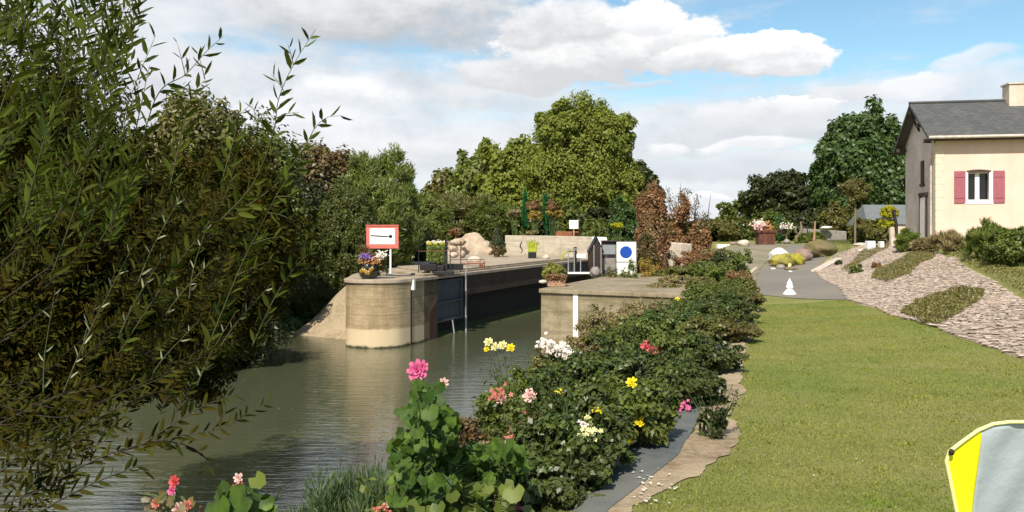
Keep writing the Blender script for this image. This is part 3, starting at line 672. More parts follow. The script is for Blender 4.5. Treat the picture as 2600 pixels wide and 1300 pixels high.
# ------------------------------------------------------------------ vegetation
surf('bark', (.10, .08, .055), (.055, .042, .03), 14, .9, .5)
surf('bark_pale', (.24, .20, .14), (.14, .11, .075), 14, .9, .4)
surf('stem_green', (.08, .12, .03), (.05, .08, .02), 20, .7, .1)
surf('willow_twig', (.09, .10, .03), (.05, .055, .018), 20, .6, .1)
surf('twig_dark', (.05, .04, .025), (.03, .022, .015), 20, .8, .1)
leafmat('leaf_dark', (.020, .032, .008), (.065, .080, .018), (.036, .040, .012), .22)
leafmat('leaf_mid', (0.0562, 0.0875, 0.0150), (0.1562, 0.1938, 0.0350), (0.1063, 0.1187, 0.0275), .28)
leafmat('leaf_tree', (.100, .130, .022), (.250, .290, .052), (.185, .200, .040), .32, spec=.2)
leafmat('leaf_olive', (0.0780, 0.0910, 0.0208), (0.1690, 0.1690, 0.0390), (0.1235, 0.1040, 0.0338), .28)
leafmat('leaf_light', (0.0780, 0.1200, 0.0216), (0.1860, 0.2280, 0.0420), (0.1440, 0.1560, 0.0420), .3)
leafmat('leaf_bluegreen', (0.0350, 0.0688, 0.0200), (0.0938, 0.1438, 0.0375), (0.0500, 0.0900, 0.0200), .25)
leafmat('leaf_brown', (0.1020, 0.0660, 0.0264), (0.1920, 0.1200, 0.0480), (0.0840, 0.0780, 0.0240), .25)
leafmat('leaf_rust', (.15, .07, .035), (.32, .165, .08), (.20, .13, .055), .25)
leafmat('leaf_gold', (.20, .15, .025), (.42, .31, .04), (.26, .17, .04), .25)
leafmat('leaf_lime', (.25, .26, .012), (.46, .44, .02), (.32, .30, .015), .25, spec=.2)
leafmat('leaf_hedge', (0.0540, 0.0743, 0.0135), (0.1148, 0.1350, 0.0243), (0.0743, 0.0810, 0.0189), .22)
leafmat('leaf_emerald', (0.0105, 0.0770, 0.0210), (0.0280, 0.1540, 0.0420), None, .3)
leafmat('leaf_dry', (.16, .125, .055), (.34, .27, .14), (.15, .14, .05), .25)
leafmat('leaf_round', (.020, .052, .007), (.090, .150, .020), (.030, .058, .009), .18, .55, patch=16, spec=.2)
leafmat('leaf_grey', (.10, .12, .09), (.20, .22, .16), (.13, .14, .10), .2)
leafmat('leaf_rose', (0.0232, 0.0435, 0.0116), (0.1015, 0.1377, 0.0290), (0.0653, 0.0754, 0.0203), .22, .42)
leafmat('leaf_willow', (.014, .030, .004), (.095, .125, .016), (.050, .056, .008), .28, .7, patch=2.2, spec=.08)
leafmat('leaf_willow_shaded', (.003, .007, .001), (.056, .064, .010), (.044, .034, .004), .15, .8, patch=4, spec=.05)  # near-black green: shade of the left foliage put into the leaf colour
leafmat('leaf_willow_pale', (.22, .24, .15), (.36, .37, .24), None, .25, .4)

def tree(name, label, base, c, r, mat_, seed, nclump=260, per=110, ln=.26, wd=.15, trunk=.22, cat='tree', group=None, low=-.8, csize=.24, lump=.25, shell=.5, bark_='bark', nl=9, extra=(), **kw):
    """trunk with limbs under a crown of leaf clumps; extra adds lobes (centre, radii)"""
    t = empty(name, base, label, cat, group)
    P_, O_, cen = crown_pts(c, r, nclump, per, csize, shell, lump, seed, low)
    for k, (c2, r2, f) in enumerate(extra):
        p2, o2, _ = crown_pts(c2, r2, int(nclump * f), per, csize, shell, lump, seed + 31 + k, low); P_ = np.concatenate([P_, p2]); O_ = np.concatenate([O_, o2])
    h_ = H(P_[:, 0], P_[:, 1]); k = P_[:, 2] > h_ - .1; P_, O_ = P_[k], O_[k]
    g_ = random.Random(seed)
    top = (c[0], c[1], c[2] + r[2] * .4)
    lim = [tuple(cen[g_.randrange(len(cen))]) for _ in range(nl)]
    bark_mesh((base[0], base[1], base[2] - .2), top, trunk, lim, seed).build('trunk', M[bark_], t, smooth=True)
    foliage('crown', P_, O_, M[mat_], t, ln, wd, **kw)
    return t
def ptree(name, label, px, py0, py1, D, wpx, mat_, seed, **kw):
    """tree given where it stands: centre column, top and crown bottom rows, distance, crown width"""
    x = (px - 1300) / F * D; zt, zb = at(px, py0, D).z, at(px, py1, D).z; gz = h1(x, D)
    return tree(name, label, (x, D, gz), (x, D, (zt + zb) / 2), (wpx / 2 / F * D, wpx / 2 / F * D * .9, (zt - zb) / 2), mat_, seed, **kw)

# --- left bank
def left_tree(px, py0, D, wpx, mat_, seed, label, base_py=None, **kw):
    x = (px - 1300) / F * D; gz = h1(x, D); zt = at(px, py0, D).z
    zc = (zt + gz) / 2; return tree(kw.pop('name', 'bank_tree'), label, (x, D, gz), (x, D, zc + .2), (wpx / 2 / F * D, wpx / 2 / F * D * .8, (zt - gz) / 2), mat_, seed, group='trees along the far left bank', trunk=kw.pop('trunk', .2), **kw)
left_tree(40, 300, 36, 420, 'leaf_willow_shaded', 1, 'tall dark bank tree at the left border of the photo', nclump=420, per=170, ln=.26, wd=.09, csize=.20)
left_tree(360, 380, 38, 540, 'leaf_willow_shaded', 2, 'dark bank tree overhanging the water behind the willow sprays', nclump=420, per=180, ln=.26, wd=.09, csize=.18)
left_tree(190, 715, 24.0, 460, 'leaf_dark', 21, 'low dark thicket at the waterline on the far left', nclump=300, per=150, ln=.14, wd=.05, csize=.18, name='bank_thicket')
left_tree(500, 268, 28, 300, 'leaf_olive', 3, 'rounded olive tree whose dome tops the left bank', nclump=340, per=170, ln=.20, wd=.10, csize=.17, low=-.95)
left_tree(650, 400, 34, 230, 'leaf_dark', 4, 'dark green tree leaning over the bank beside the pier slope', nclump=380, per=170, ln=.17, wd=.07, csize=.17)
left_tree(620, 340, 32, 300, 'leaf_hedge', 5, 'green domed tree rising between the olive dome and the brown bush', nclump=300, per=160, ln=.20, wd=.10)
left_tree(545, 690, 23.5, 300, 'leaf_dark', 22, 'dense dark bank shrub spilling over the water left of the slope', nclump=320, per=160, ln=.14, wd=.05, csize=.17, name='bank_thicket')
left_tree(820, 400, 42, 230, 'leaf_brown', 6, 'brownish tree behind the clipped yew beside the sign', nclump=260, per=170, ln=.26, wd=.14)
left_tree(760, 470, 39, 150, 'leaf_dark', 23, 'very dark shrub in the shade left of the clipped yew', nclump=220, per=150, ln=.18, wd=.08, name='bank_thicket')
# broad-leaved low plants by the stone slope
for i, (px, D, hh, mt_) in enumerate(((615, 26.0, .9, 'leaf_mid'), (690, 31.2, 1.0, 'leaf_bluegreen'), (800, 34, .8, 'leaf_mid'), (560, 24.2, .9, 'leaf_olive'), (690, 28.3, .6, 'leaf_light'))):
    q = ground_at(px, D); t = empty('bank_plant', q, ['yellow green leafy plant low on the bank', 'blue green leafy plant at the top of the stone slope', 'green plant at the foot of the clipped yew', 'olive leafy plant over the water edge', 'light green plant beside the stone slope'][i], 'plant', 'leafy plants along the stone slope')
    P_, O_, _ = crown_pts((q.x, q.y, q.z + hh * .45), (.75, .7, hh * .55), 70, 120, .25, .4, .3, 50 + i, -.5)
    foliage('foliage', P_, O_, M[mt_], t, .22, .05, 'lance', droop=-.3)
# clipped yews / round hedges beyond the pier
def clipped(label, px, py0, D, wpx, mat_, seed, zb=None, lump=.10, ry=None, **kw):
    x = (px - 1300) / F * D; gz = h1(x, D) if zb is None else zb; zt = at(px, py0, D).z; r_ = wpx / 2 / F * D
    t = empty('bush', (x, D, gz), label, 'bush', kw.pop('group', None))
    P_, O_, _ = crown_pts((x, D, gz + (zt - gz) * .47), (r_, ry or r_, (zt - gz) * .53), kw.pop('nclump', 380), kw.pop('per', 150), kw.pop('csize', .13), kw.pop('shell', .72), lump, seed, -.85)
    k = P_[:, 2] > gz - .05
    mb = MB(); mb.tube([(x, D, gz - .2), (x + .05, D, gz + (zt - gz) * .5)], [.10, .05], 6); mb.build('stem', M['bark'], t)
    foliage('foliage', P_[k], O_[k], M[mat_], t, kw.pop('ln', .13), kw.pop('wd', .06), **kw); return t
clipped('big clipped dark green yew directly behind the pot and sign', 876, 470, 33.5, 175, 'leaf_hedge', 61, nclump=520, per=170, ln=.11, wd=.05, up=.1)
clipped('taller feathery green bush behind the red framed sign', 962, 402, 35.5, 215, 'leaf_light', 62, nclump=560, per=170, ln=.24, wd=.04, droop=-.9, shell=.6, lump=.16)
clipped('small dark bush right of the sign post', 1040, 560, 40, 110, 'leaf_dark', 63, nclump=200, per=130, ln=.18, wd=.05)
clipped('golden green feathery bush between the sign and the willows', 1075, 500, 52, 130, 'leaf_light', 64, nclump=240, per=150, ln=.30, wd=.06, droop=-.7)
clipped('broad olive willow bush behind the earth mound', 1165, 498, 58, 210, 'leaf_olive', 65, nclump=380, per=170, ln=.32, wd=.06, droop=-.7, shell=.6)
clipped('darker green bush right of the olive willow bush', 1235, 508, 56.5, 110, 'leaf_mid', 66, nclump=240, per=150, ln=.30, wd=.06, droop=-.5)

# --- far trees
ptree('poplar', 'grey green tree at the left end of the far tree row', 1150, 440, 590, 84, 130, 'leaf_olive', 71, nclump=200, per=110, ln=.5, wd=.3, csize=.22, lump=.35)
ptree('poplar', 'pale green tree with an uneven top left of the big tree', 1215, 395, 600, 80, 130, 'leaf_light', 72, nclump=240, per=120, ln=.45, wd=.28, csize=.20, lump=.35)
ptree('poplar', 'loose green tree touching the left side of the big tree', 1300, 380, 600, 76, 150, 'leaf_tree', 73, nclump=260, per=120, ln=.45, wd=.28, csize=.20, lump=.35)
ptree('big_tree', 'largest broad green tree in the middle of the view', 1468, 262, 600, 66, 250, 'leaf_tree', 74, nclump=460, per=260, ln=.24, wd=.15, trunk=.45, csize=.17, lump=.09, shell=.45,
      extra=[((at(1425, 300, 64).x, 64, at(0, 325, 64).z), (2.0, 2, 2.0), .16), ((at(1540, 340, 65).x, 65, at(0, 350, 65).z), (2.2, 2, 2.3), .18), ((at(1580, 480, 65).x, 65, at(0, 490, 65).z), (1.6, 1.7, 2.8), .2)])
ptree('tree', 'dark green tree at the right foot of the big tree', 1630, 425, 600, 70, 90, 'leaf_dark', 75, nclump=200, per=110, ln=.40, wd=.22)
for i, (px, py, D, wp, mt_) in enumerate(((1290, 520, 60, 110, 'leaf_mid'), (1375, 540, 60.5, 120, 'leaf_dark'), (1450, 530, 60, 110, 'leaf_mid'), (1530, 530, 59, 130, 'leaf_dark'), (1585, 520, 57, 90, 'leaf_bluegreen'), (1510, 560, 55, 60, 'leaf_mid'))):
    clipped(['leafy green shrub at the left end of the shrubbery above the wall', 'dark shrub between the two emerald columns', 'green shrub behind the small white sign', 'dark shrub at the foot of the big tree', 'blue green shrub behind the blue disc board', 'low green shrub left of the grey cabinet'][i], px, py, D, wp, mt_, 80 + i, nclump=190, per=110, ln=.28, wd=.14, shell=.5, lump=.3, group='shrubs above the retaining wall')
for i, px in enumerate((1333, 1386)):
    D = 53.5; a = at(px, [490, 492][i], D); b_ = at(px, 592, D)
    t = empty('columnar_shrub', b_, ['left of two slim emerald green columnar shrubs', 'right of two slim emerald green columnar shrubs'][i], 'shrub', 'two slim emerald columns above the wall')
    P_, O_, _ = crown_pts((a.x, D, (a.z + b_.z) / 2), (.15, .15, (a.z - b_.z) / 2), 50, 80, .25, .3, .2, 90 + i)
    mb = MB(); mb.tube([(b_.x, D, 3.0), a], [.05, .02], 6); mb.build('stem', M['bark'], t); foliage('foliage', P_, O_, M['leaf_emerald'], t, .16, .05, droop=-1.2)
for i, (px, py, wp, hp, mt_) in enumerate(((1358, 545, 34, 20, 'leaf_gold'), (1412, 540, 40, 16, 'leaf_gold'), (1400, 520, 24, 24, 'leaf_rust'), (1565, 572, 26, 12, 'leaf_lime'), (1352, 590, 26, 10, 'leaf_dry'), (1506, 590, 22, 22, 'leaf_light'), (1305, 540, 34, 20, 'leaf_dry'), (1355, 520, 36, 24, 'leaf_rust'))):
    D = 52.6; c_ = at(px, py, D); gz = h1(c_.x, D); t = empty('flowering_shrub', (c_.x, D, gz), ['golden flowering shrub between the emerald columns', 'flat golden flower head right of the emerald columns', 'rust flowering spire right of the emerald columns', 'yellow flower cushion above the blue disc board', 'pale flower cushion just above the wall', 'pale green shrub above the right end of the wall', 'dry beige flower head left of the emerald columns', 'brown seed heads behind the golden flowering shrub'][i], 'shrub', 'flowering shrubs above the retaining wall')
    P_, O_, _ = crown_pts(c_, (wp / 2 / F * D, .4, hp / 2 / F * D), 26, 70, .35, .4, .3, 100 + i)
    mb = MB()
    for k in range(4): mb.tube([(c_.x + .05 * k, D, gz), (c_.x - .2 + .13 * k, D, c_.z)], .02, 5)
    mb.build('stem', M['stem_green'], t); foliage('foliage', P_, O_, M[mt_], t, .10, .07)

# --- right of centre: rusty and bare shrubs, then the right-hand trees
clipped('tall rusty brown shrub right of the blue disc board', 1655, 480, 33, 78, 'leaf_rust', 111, nclump=240, per=150, ln=.12, wd=.06, lump=.22, shell=.5)
clipped('lower dark brown shrub at the foot of the rusty shrub', 1640, 590, 32, 60, 'leaf_brown', 112, nclump=150, per=120, ln=.12, wd=.06)
clipped('wide reddish shrub behind the rusty shrub', 1725, 535, 46, 140, 'leaf_rust', 113, nclump=220, per=120, ln=.18, wd=.10, lump=.25)
clipped('dull green shrub mass beyond the flower bed', 1800, 560, 56, 150, 'leaf_olive', 114, nclump=220, per=120, ln=.22, wd=.12)
clipped('grey green bush beyond the beds left of the round green bush', 1850, 575, 62, 90, 'leaf_bluegreen', 115, nclump=160, per=110, ln=.25, wd=.14)
t = empty('dead_tree', ground_at(1750, 48), 'half bare brown tree with twisted twigs against the sky', 'tree')
g_ = random.Random(5); mb = MB(); tips = []
for px, py in ((1690, 470), (1712, 500), (1728, 465), (1745, 480), (1770, 488), (1765, 510), (1805, 492), (1790, 540), (1700, 520), (1740, 520)):
    b0 = ground_at(1745, 48); e = at(px, py, 48 + g_.uniform(-1, 1)); mid = b0.lerp(e, .55) + Vector((g_.uniform(-.3, .3), 0, g_.uniform(-.2, .4)))
    mb.tube([b0, b0.lerp(mid, .5), mid, mid.lerp(e, .5) + Vector((g_.uniform(-.12, .12), 0, 0)), e], [.10, .07, .05, .03, .008], 5)
    for k in range(7):
        s_ = mid.lerp(e, g_.uniform(.1, .9)); q = s_ + Vector((g_.uniform(-.35, .35), g_.uniform(-.3, .3), g_.uniform(.1, .45))); mb.tube([s_, q], [.015, .004], 4); tips.append(s_.lerp(q, .4))
mb.build('trunk', M['twig_dark'], t)
P_ = np.array([tuple(v) for v in tips]); P_ = np.repeat(P_, 26, 0) + rng.normal(size=(len(P_) * 26, 3)) * .13
foliage('crown', P_, rand_dirs(len(P_)), M['leaf_brown'], t, .12, .06)

ptree('tree', 'small spreading tree between the round green bush and the tall tree', 1985, 445, 560, 62, 150, 'leaf_dark', 121, nclump=230, per=110, ln=.28, wd=.18, lump=.4, csize=.2, trunk=.18)
ptree('tall_tree', 'tall dark green tree left of the house', 2190, 285, 590, 56, 195, 'leaf_bluegreen', 122, nclump=330, per=180, ln=.32, wd=.18, trunk=.35, csize=.17, lump=.14,
      extra=[((at(2270, 0, 55).x, 55, at(0, 450, 55).z), (1.9, 1.7, 3.2), .35), ((at(2115, 0, 57).x, 57, at(0, 470, 57).z), (1.5, 1.5, 2.6), .25)])
for i, (px, py, D, wp, mt_) in enumerate(((1895, 505, 64, 130, 'leaf_mid'), (1960, 545, 58, 100, 'leaf_mid'), (2010, 540, 59, 100, 'leaf_dark'), (2075, 530, 57, 110, 'leaf_dark'), (2135, 520, 54, 90, 'leaf_olive'), (2210, 560, 43, 75, 'leaf_olive'), (2060, 598, 47.5, 60, 'leaf_mid'), (2250, 510, 57, 120, 'leaf_dark'))):
    clipped(['round green bush at the left of the far road end', 'green bush behind the rusty planter', 'dark bush behind the round flowered pot', 'dark bush behind the leaning pole', 'olive bush behind the thin sapling', 'dark olive mound bush left of the yellow topiary', 'low green bush at the far edge of the road', 'dark bush above the grey outbuilding roof'][i], px, py, D, wp, mt_, 130 + i, nclump=190, per=120, ln=.24, wd=.13, lump=.25, shell=.5, group='bushes around the far end of the road')
# far wooded skyline
for i, (px, py, D, wp) in enumerate(((1770, 570, 170, 140), (1850, 548, 200, 60), (1690, 560, 150, 150), (1060, 520, 120, 120), (2350, 540, 120, 200), (700, 480, 110, 260), (980, 500, 120, 140), (2480, 560, 110, 160))):
    ptree('tree', ['low tree on the skyline behind the dead tree', 'small dark tree on the skyline at the gap', 'distant tree behind the reddish shrub', 'distant tree in the gap right of the feathery bush', 'distant tree hidden behind the house', 'distant tree behind the left bank', 'distant tree behind the feathery bush', 'distant tree far behind the house'][i], px, py, 600, D, wp, 'leaf_mid', 150 + i, nclump=110, per=90, ln=.7, wd=.45, csize=.25, group='distant trees on the skyline')
# sapling with stake
t = empty('sapling', ground_at(2171, 40), 'thin young tree with a small olive crown beside the road', 'tree')
b0 = ground_at(2171, 40); tp = at(2172, 470, 40); mb = MB(); mb.tube([b0, b0.lerp(tp, .5), tp], [.055, .045, .02], 7)
for q in ((2155, 455), (2190, 450), (2165, 440)): mb.tube([at(2171, 500, 40), at(*q, 40)], [.02, .006], 5)
mb.build('trunk', M['bark_pale'], t)
P_, O_, _ = crown_pts(at(2172, 478, 40), (.72, .6, .62), 60, 60, .25, .3, .3, 170); foliage('crown', P_, O_, M['leaf_olive'], t, .12, .06)
# shrubs in front of the house
clipped('dense dark green shrub below the house at the right border', 2580, 585, 19.0, 120, 'leaf_mid', 181, nclump=320, per=150, ln=.075, wd=.04, lump=.2, ry=.7)
clipped('spiky olive shrub left of the dark shrub below the house', 2515, 575, 20.5, 95, 'leaf_light', 182, nclump=170, per=110, ln=.16, wd=.02, droop=-1.1, lump=.3, shell=.4)
clipped('wispy pale plant against the house plinth', 2415, 592, 26.0, 80, 'leaf_dry', 183, nclump=80, per=70, ln=.20, wd=.02, droop=-1.4, lump=.4, shell=.3)
clipped('small green plant at the house corner', 2305, 592, 30.0, 55, 'leaf_light', 184, nclump=90, per=80, ln=.16, wd=.03, droop=-1.0, lump=.3)
clipped('low beige plant at the foot of the house corner', 2350, 612, 28.0, 60, 'leaf_dry', 185, nclump=70, per=70, ln=.14, wd=.03, droop=-.8)
# --- cushion beds in the garden between quay and road
bed = [('golden yellow cushion plant right of the blue disc board', 1648, 665, 31, 62, 'leaf_gold'), ('small golden cushion at the border of the bed', 1640, 694, 29.5, 44, 'leaf_gold'), ('olive gold cushion beside the golden cushions', 1690, 683, 29.5, 70, 'leaf_olive'),
 ('brown heather in the upper bed left', 1700, 645, 35, 90, 'leaf_brown'), ('reddish brown heather in the upper bed', 1762, 637, 34, 90, 'leaf_rust'), ('olive ground cushion in the middle of the bed', 1745, 676, 29, 90, 'leaf_olive'), ('green cushion left of the yellow stone', 1790, 660, 28, 60, 'leaf_mid'),
 ('dry beige tufts at the top of the bed', 1820, 632, 36, 90, 'leaf_dry'), ('bright green round bush beside the road edge', 1868, 640, 24, 62, 'leaf_mid'), ('small dark green bush next to the yellow stone', 1828, 640, 26, 34, 'leaf_dark'), ('terracotta coloured cushion at the road edge', 1872, 690, 20.5, 60, 'leaf_rust'),
 ('olive cushion right of the terracotta cushion', 1895, 705, 19.5, 40, 'leaf_olive'), ('pale sage bush under the blue disc board', 1600, 678, 28.6, 66, 'leaf_light'), ('round olive bush in front of the grey cabinet', 1548, 683, 29, 52, 'leaf_olive'), ('light green cushion at the front of the bed', 1830, 672, 23.5, 60, 'leaf_light'), ('dry grass cushion along the rock edging', 1730, 700, 25.5, 110, 'leaf_dry'),
 ('dry flowering cushion on the quay above the mossy wall', 1690, 722, 24.0, 90, 'leaf_dry'), ('olive cushion between rock edging and roses', 1780, 712, 23.0, 80, 'leaf_olive')]
for i, (lb, px, py, D, wp, mt_) in enumerate(bed):
    clipped(lb, px, py, D, wp, mt_, 200 + i, nclump=70, per=110, ln=.07, wd=.04, lump=.25, shell=.45, csize=.2, group='cushion plants in the garden beds', ry=.6)

# low ground plants on the gravel slope
def patch(label, poly, mat_='leaf_olive', h_=.10, name='ground_cover', dens=1700, ln=.045, wd=.018):
    P_ = [G(*p) for p in poly]; xs = np.array([p[0] for p in P_]); ys = np.array([p[1] for p in P_])
    area = abs(np.dot(xs, np.roll(ys, 1)) - np.dot(ys, np.roll(xs, 1))) / 2; n = int(min(90000, area * dens * 2.2))
    x = rng.uniform(xs.min(), xs.max(), n * 3); y = rng.uniform(ys.min(), ys.max(), n * 3); ins = np.zeros(len(x), bool)
    for i in range(len(xs)):
        j = i - 1; c_ = ((ys[i] > y) != (ys[j] > y)) & (x < (xs[j] - xs[i]) * (y - ys[i]) / (ys[j] - ys[i] + 1e-12) + xs[i]); ins ^= c_
    x, y = x[ins][:n], y[ins][:n]; z = H(x, y) + .03 + rng.random(len(x)) ** .5 * h_ * (0.6 + .4 * np.sin(x * 6) * np.sin(y * 5))
    return foliage(name, np.stack([x, y, z], 1), np.tile([0, 0, 1.0], (len(x), 1)), M[mat_], None, ln, wd, droop=-.6, rnd=.9)
leafmat('leaf_cover', (.11, .10, .028), (.21, .19, .06), (.16, .14, .045), .2)
tag(patch('a', [(2213, 712), (2250, 722), (2310, 700), (2375, 655), (2372, 642), (2330, 634), (2290, 660), (2225, 690)], 'leaf_cover'), 'long dry olive ground cover strip in the middle of the gravel slope', 'ground cover', 'ground cover strips', 'stuff')
tag(patch('a', [(2285, 800), (2330, 772), (2420, 740), (2500, 742), (2490, 765), (2440, 800), (2385, 832), (2340, 826)], 'leaf_cover'), 'wide olive ground cover patch low on the gravel slope', 'ground cover', 'ground cover strips', 'stuff')
tag(patch('a', [(2135, 690), (2150, 692), (2215, 652), (2255, 632), (2235, 626), (2180, 650)], 'leaf_cover'), 'narrow brown ground cover strip high on the gravel slope', 'ground cover', 'ground cover strips', 'stuff')
tag(patch('a', [(2395, 640), (2440, 662), (2520, 705), (2600, 752), (2700, 800), (2700, 690), (2600, 690), (2500, 672), (2430, 640)], 'leaf_cover', .05, dens=1300), 'dry grass bank above the gravel slope', 'grass', None, 'stuff')
tag(patch('a', [(2110, 672), (2150, 650), (2165, 628), (2150, 600), (2100, 602), (2060, 614), (2110, 636)], 'leaf_hedge', .12), 'green grass hump at the right shoulder of the road', 'grass', None, 'stuff')
for i, (px, py, D) in enumerate(((2172, 682, 22.0), (2130, 660, 27), (2225, 668, 24.5))):
    q = G(px, py + 14); t = empty('small_shrub', (q[0], q[1], h1(*q)), ['small round dark green shrub on the gravel slope', 'tiny dark shrub beside the white kerb stone', 'tiny reddish tuft in the middle of the gravel slope'][i], 'shrub', 'small shrubs on the gravel slope')
    s_ = (.20, .12, .12)[i]; P_, O_, _ = crown_pts((q[0], q[1], h1(*q) + s_ * .8), (s_, s_, s_ * .8), 30, 60, .3, .4, .2, 230 + i)
    mb = MB(); mb.tube([(q[0], q[1], h1(*q) - .05), (q[0], q[1], h1(*q) + s_)], .02, 5); mb.build('stem', M['bark'], t); foliage('foliage', P_, O_, M[['leaf_mid', 'leaf_dark', 'leaf_rust'][i]], t, .05, .03)

# stones over the slope: countless chips
pl = np.array(slope); N_ = 170000
x = rng.uniform(pl[:, 0].min(), pl[:, 0].max(), N_); y = rng.uniform(pl[:, 1].min(), pl[:, 1].max(), N_); ins = np.zeros(N_, bool)
for i in range(len(pl)):
    j = i - 1; ins ^= ((pl[i, 1] > y) != (pl[j, 1] > y)) & (x < (pl[j, 0] - pl[i, 0]) * (y - pl[i, 1]) / (pl[j, 1] - pl[i, 1] + 1e-12) + pl[i, 0])
x, y = x[ins], y[ins]; n = len(x); z = H(x, y) + .035
s_ = .010 + .024 * rng.random(n) ** 2; a_ = rng.normal(size=n) * .35 - .25
ca, sa = np.cos(a_), np.sin(a_); cor = []
for (u, v, w_) in ((-1, -.6, 0), (1, -.7, 0), (.9, .7, .1), (-.8, .6, 0), (-.7, -.4, .55), (.7, -.5, .45), (.6, .5, .6), (-.6, .4, .5)):
    jit = .25 * rng.normal(size=(n, 3)); uu = (u + jit[:, 0]) * s_ * 1.9; vv = (v + jit[:, 1]) * s_ * .9; ww = (w_ + jit[:, 2] * .3) * s_ * .7
    cor.append(np.stack([x + uu * ca - vv * sa, y + uu * sa + vv * ca, z + ww], 1))
Vs = np.stack(cor, 1).reshape(-1, 3); fq = np.array([(4, 5, 6, 7), (0, 1, 5, 4), (1, 2, 6, 5), (2, 3, 7, 6), (3, 0, 4, 7)])
idx = (np.arange(n)[:, None, None] * 8 + fq[None]).reshape(-1)
me = bpy.data.meshes.new('stone_chips'); me.vertices.add(len(Vs)); me.vertices.foreach_set('co', Vs.astype(np.float32).ravel()); me.loops.add(len(idx)); me.loops.foreach_set('vertex_index', idx.astype(np.int32)); me.polygons.add(n * 5); me.polygons.foreach_set('loop_start', (np.arange(n * 5) * 4).astype(np.int32)); me.update(calc_edges=True)
m, g, b = newmat('stone_chip'); ri = g.new('ShaderNodeNewGeometry').outputs['Random Per Island']; g.put(b.inputs['Base Color'], g.mix(ri, (.20, .155, .115), (.50, .40, .325))); b.inputs['Roughness'].default_value = .95; M['chip'] = m
tag(link(me, 'stone_chips', M['chip']), 'pale stone chips scattered over the slope', 'gravel', None, 'stuff')

# lawn grass blades near the camera
N_ = 330000
y = 3.9 + 14 * rng.random(N_) ** 1.7; x = rng.uniform(.4, 10.0, N_)
so_ = np.array(sand_o[1:]); xl = np.interp(y, so_[:, 1], so_[:, 0]); k = (x > xl + .02 + .10 * rng.random(N_) ** 2) & (x < .66 * y + .3); x, y = x[k], y[k]
pr = np.array([(p[0], p[1]) for p in slope[2:9]])[::-1]; xr = np.interp(y, pr[:, 1], pr[:, 0]); k = (x < xr - .0); x, y = x[k], y[k]; n = len(x)
z = H(x, y); pn = np.array([tuple(v) for v in np.stack([x, y, z], 1)])
tone = np.sin(x * 3.1 + np.sin(y * 2.3)) * np.sin(y * 2.7 + x)
xl2 = np.interp(y, so_[:, 1], so_[:, 0]); hh = (.009 + .009 * rng.random(n)) * (1 + 1.6 * np.exp(-((x - xl2) / .07) ** 2)) * (1 + .25 * tone); wdt = .0022 + .0022 * rng.random(n) + .00018 * y
tc_ = rng.integers(0, 260, n); tx, ty = x[rng.integers(0, n, 260)], y[rng.integers(0, n, 260)]; tr_ = .03 + .07 * rng.random(260); dmin = np.full(n, 9.0)
for q_ in range(260): dmin = np.minimum(dmin, np.hypot(x - tx[q_], y - ty[q_]) / tr_[q_])   # scattered longer tufts
hh = hh * (1 + .8 * np.exp(-dmin ** 2)); wdt = wdt * (1 + .8 * np.exp(-dmin ** 2))
lean = rng.normal(size=(n, 3)) * np.array([.6, .6, 0]) + np.array([0, 0, 1.0]); lean = unit(lean); sdv = unit(np.cross(lean, rand_dirs(n)))
Vg = np.stack([pn - sdv * wdt[:, None], pn + sdv * wdt[:, None], pn + lean * hh[:, None] + sdv * wdt[:, None] * .3, pn + lean * hh[:, None] - sdv * wdt[:, None] * .3], 1)
leafmat('grass_blade', (.20, .21, .048), (.285, .275, .08), (.16, .215, .042), .3, .6, patch=.7, spec=.15)
tag(raw_mesh('lawn_grass', Vg, 4, M['grass_blade'], None, np.zeros(3)), 'short mown grass blades of the lawn', 'grass', None, 'stuff')
surf('cab_grey', (.26, .28, .28), (.22, .235, .24), 5, .5, .03)
surf('rust_box', (.17, .065, .04), (.085, .035, .022), 6, .9, .3, streak=((.03, .015, .01), 8, .7))
surf('rock_lime', (.34, .30, .03), (.24, .21, .03), 5, .95, .3, 14, bdist=.03)
leafmat('leaf_lime2', (.16, .17, .03), (.30, .30, .06), (.20, .19, .05), .25)
# ------------------------------------------------------------------ near planting: willow sprays, rose bank, hollyhocks
surf('soil', (.055, .042, .026), (.028, .022, .014), 8, .95, .5, c3=(.05, .055, .02), s3=1.5, bdist=.04)
bedp = [(p[0] + .06, p[1]) for p in st_l] + [(4.4, 18.5), (4.8, 20.2), (3.7, 21.2), (2.9, 20), (1.7, 18), (.5, 15.5), (-.7, 12.5), (-1.1, 9), (-1.5, 6), (-2.2, 4.8), (-3, 3), (-1, 1.5)]
sheet('flower_bed', bedp, .02, M['soil'], .4, .04)
sheet('flower_bed', [G(1760, 735), G(1880, 735), G(1895, 700), G(1870, 660), G(1800, 636), G(1690, 645), G(1660, 690)], .03, M['soil'], .4, .1)

petals = {}
def pmat(n, a, b_):
    m, g, bb = newmat(n); ri = g.new('ShaderNodeNewGeometry').outputs['Random Per Island']; g.put(bb.inputs['Base Color'], g.mix(ri, a, b_)); bb.inputs['Roughness'].default_value = .6
    tr = g.new('ShaderNodeBsdfTranslucent'); tr.inputs[0].default_value = (*a, 1); mx = g.new('ShaderNodeMixShader'); mx.inputs[0].default_value = .25
    g.L.new(bb.outputs[0], mx.inputs[1]); g.L.new(tr.outputs[0], mx.inputs[2]); g.L.new(mx.outputs[0], g.N['Material Output'].inputs[0]); M[n] = m
leafmat('leaf_thicket', (.003, .007, .001), (.056, .064, .009), (.046, .032, .004), .15, .8, patch=3, spec=.05)  # willow crown leaves carry the same shade in their colour
pmat('pet_yellow', (.85, .72, .02), (.70, .56, .02)); pmat('pet_pale', (.80, .78, .38), (.66, .62, .30)); pmat('pet_white', (.85, .80, .70), (.72, .62, .54))
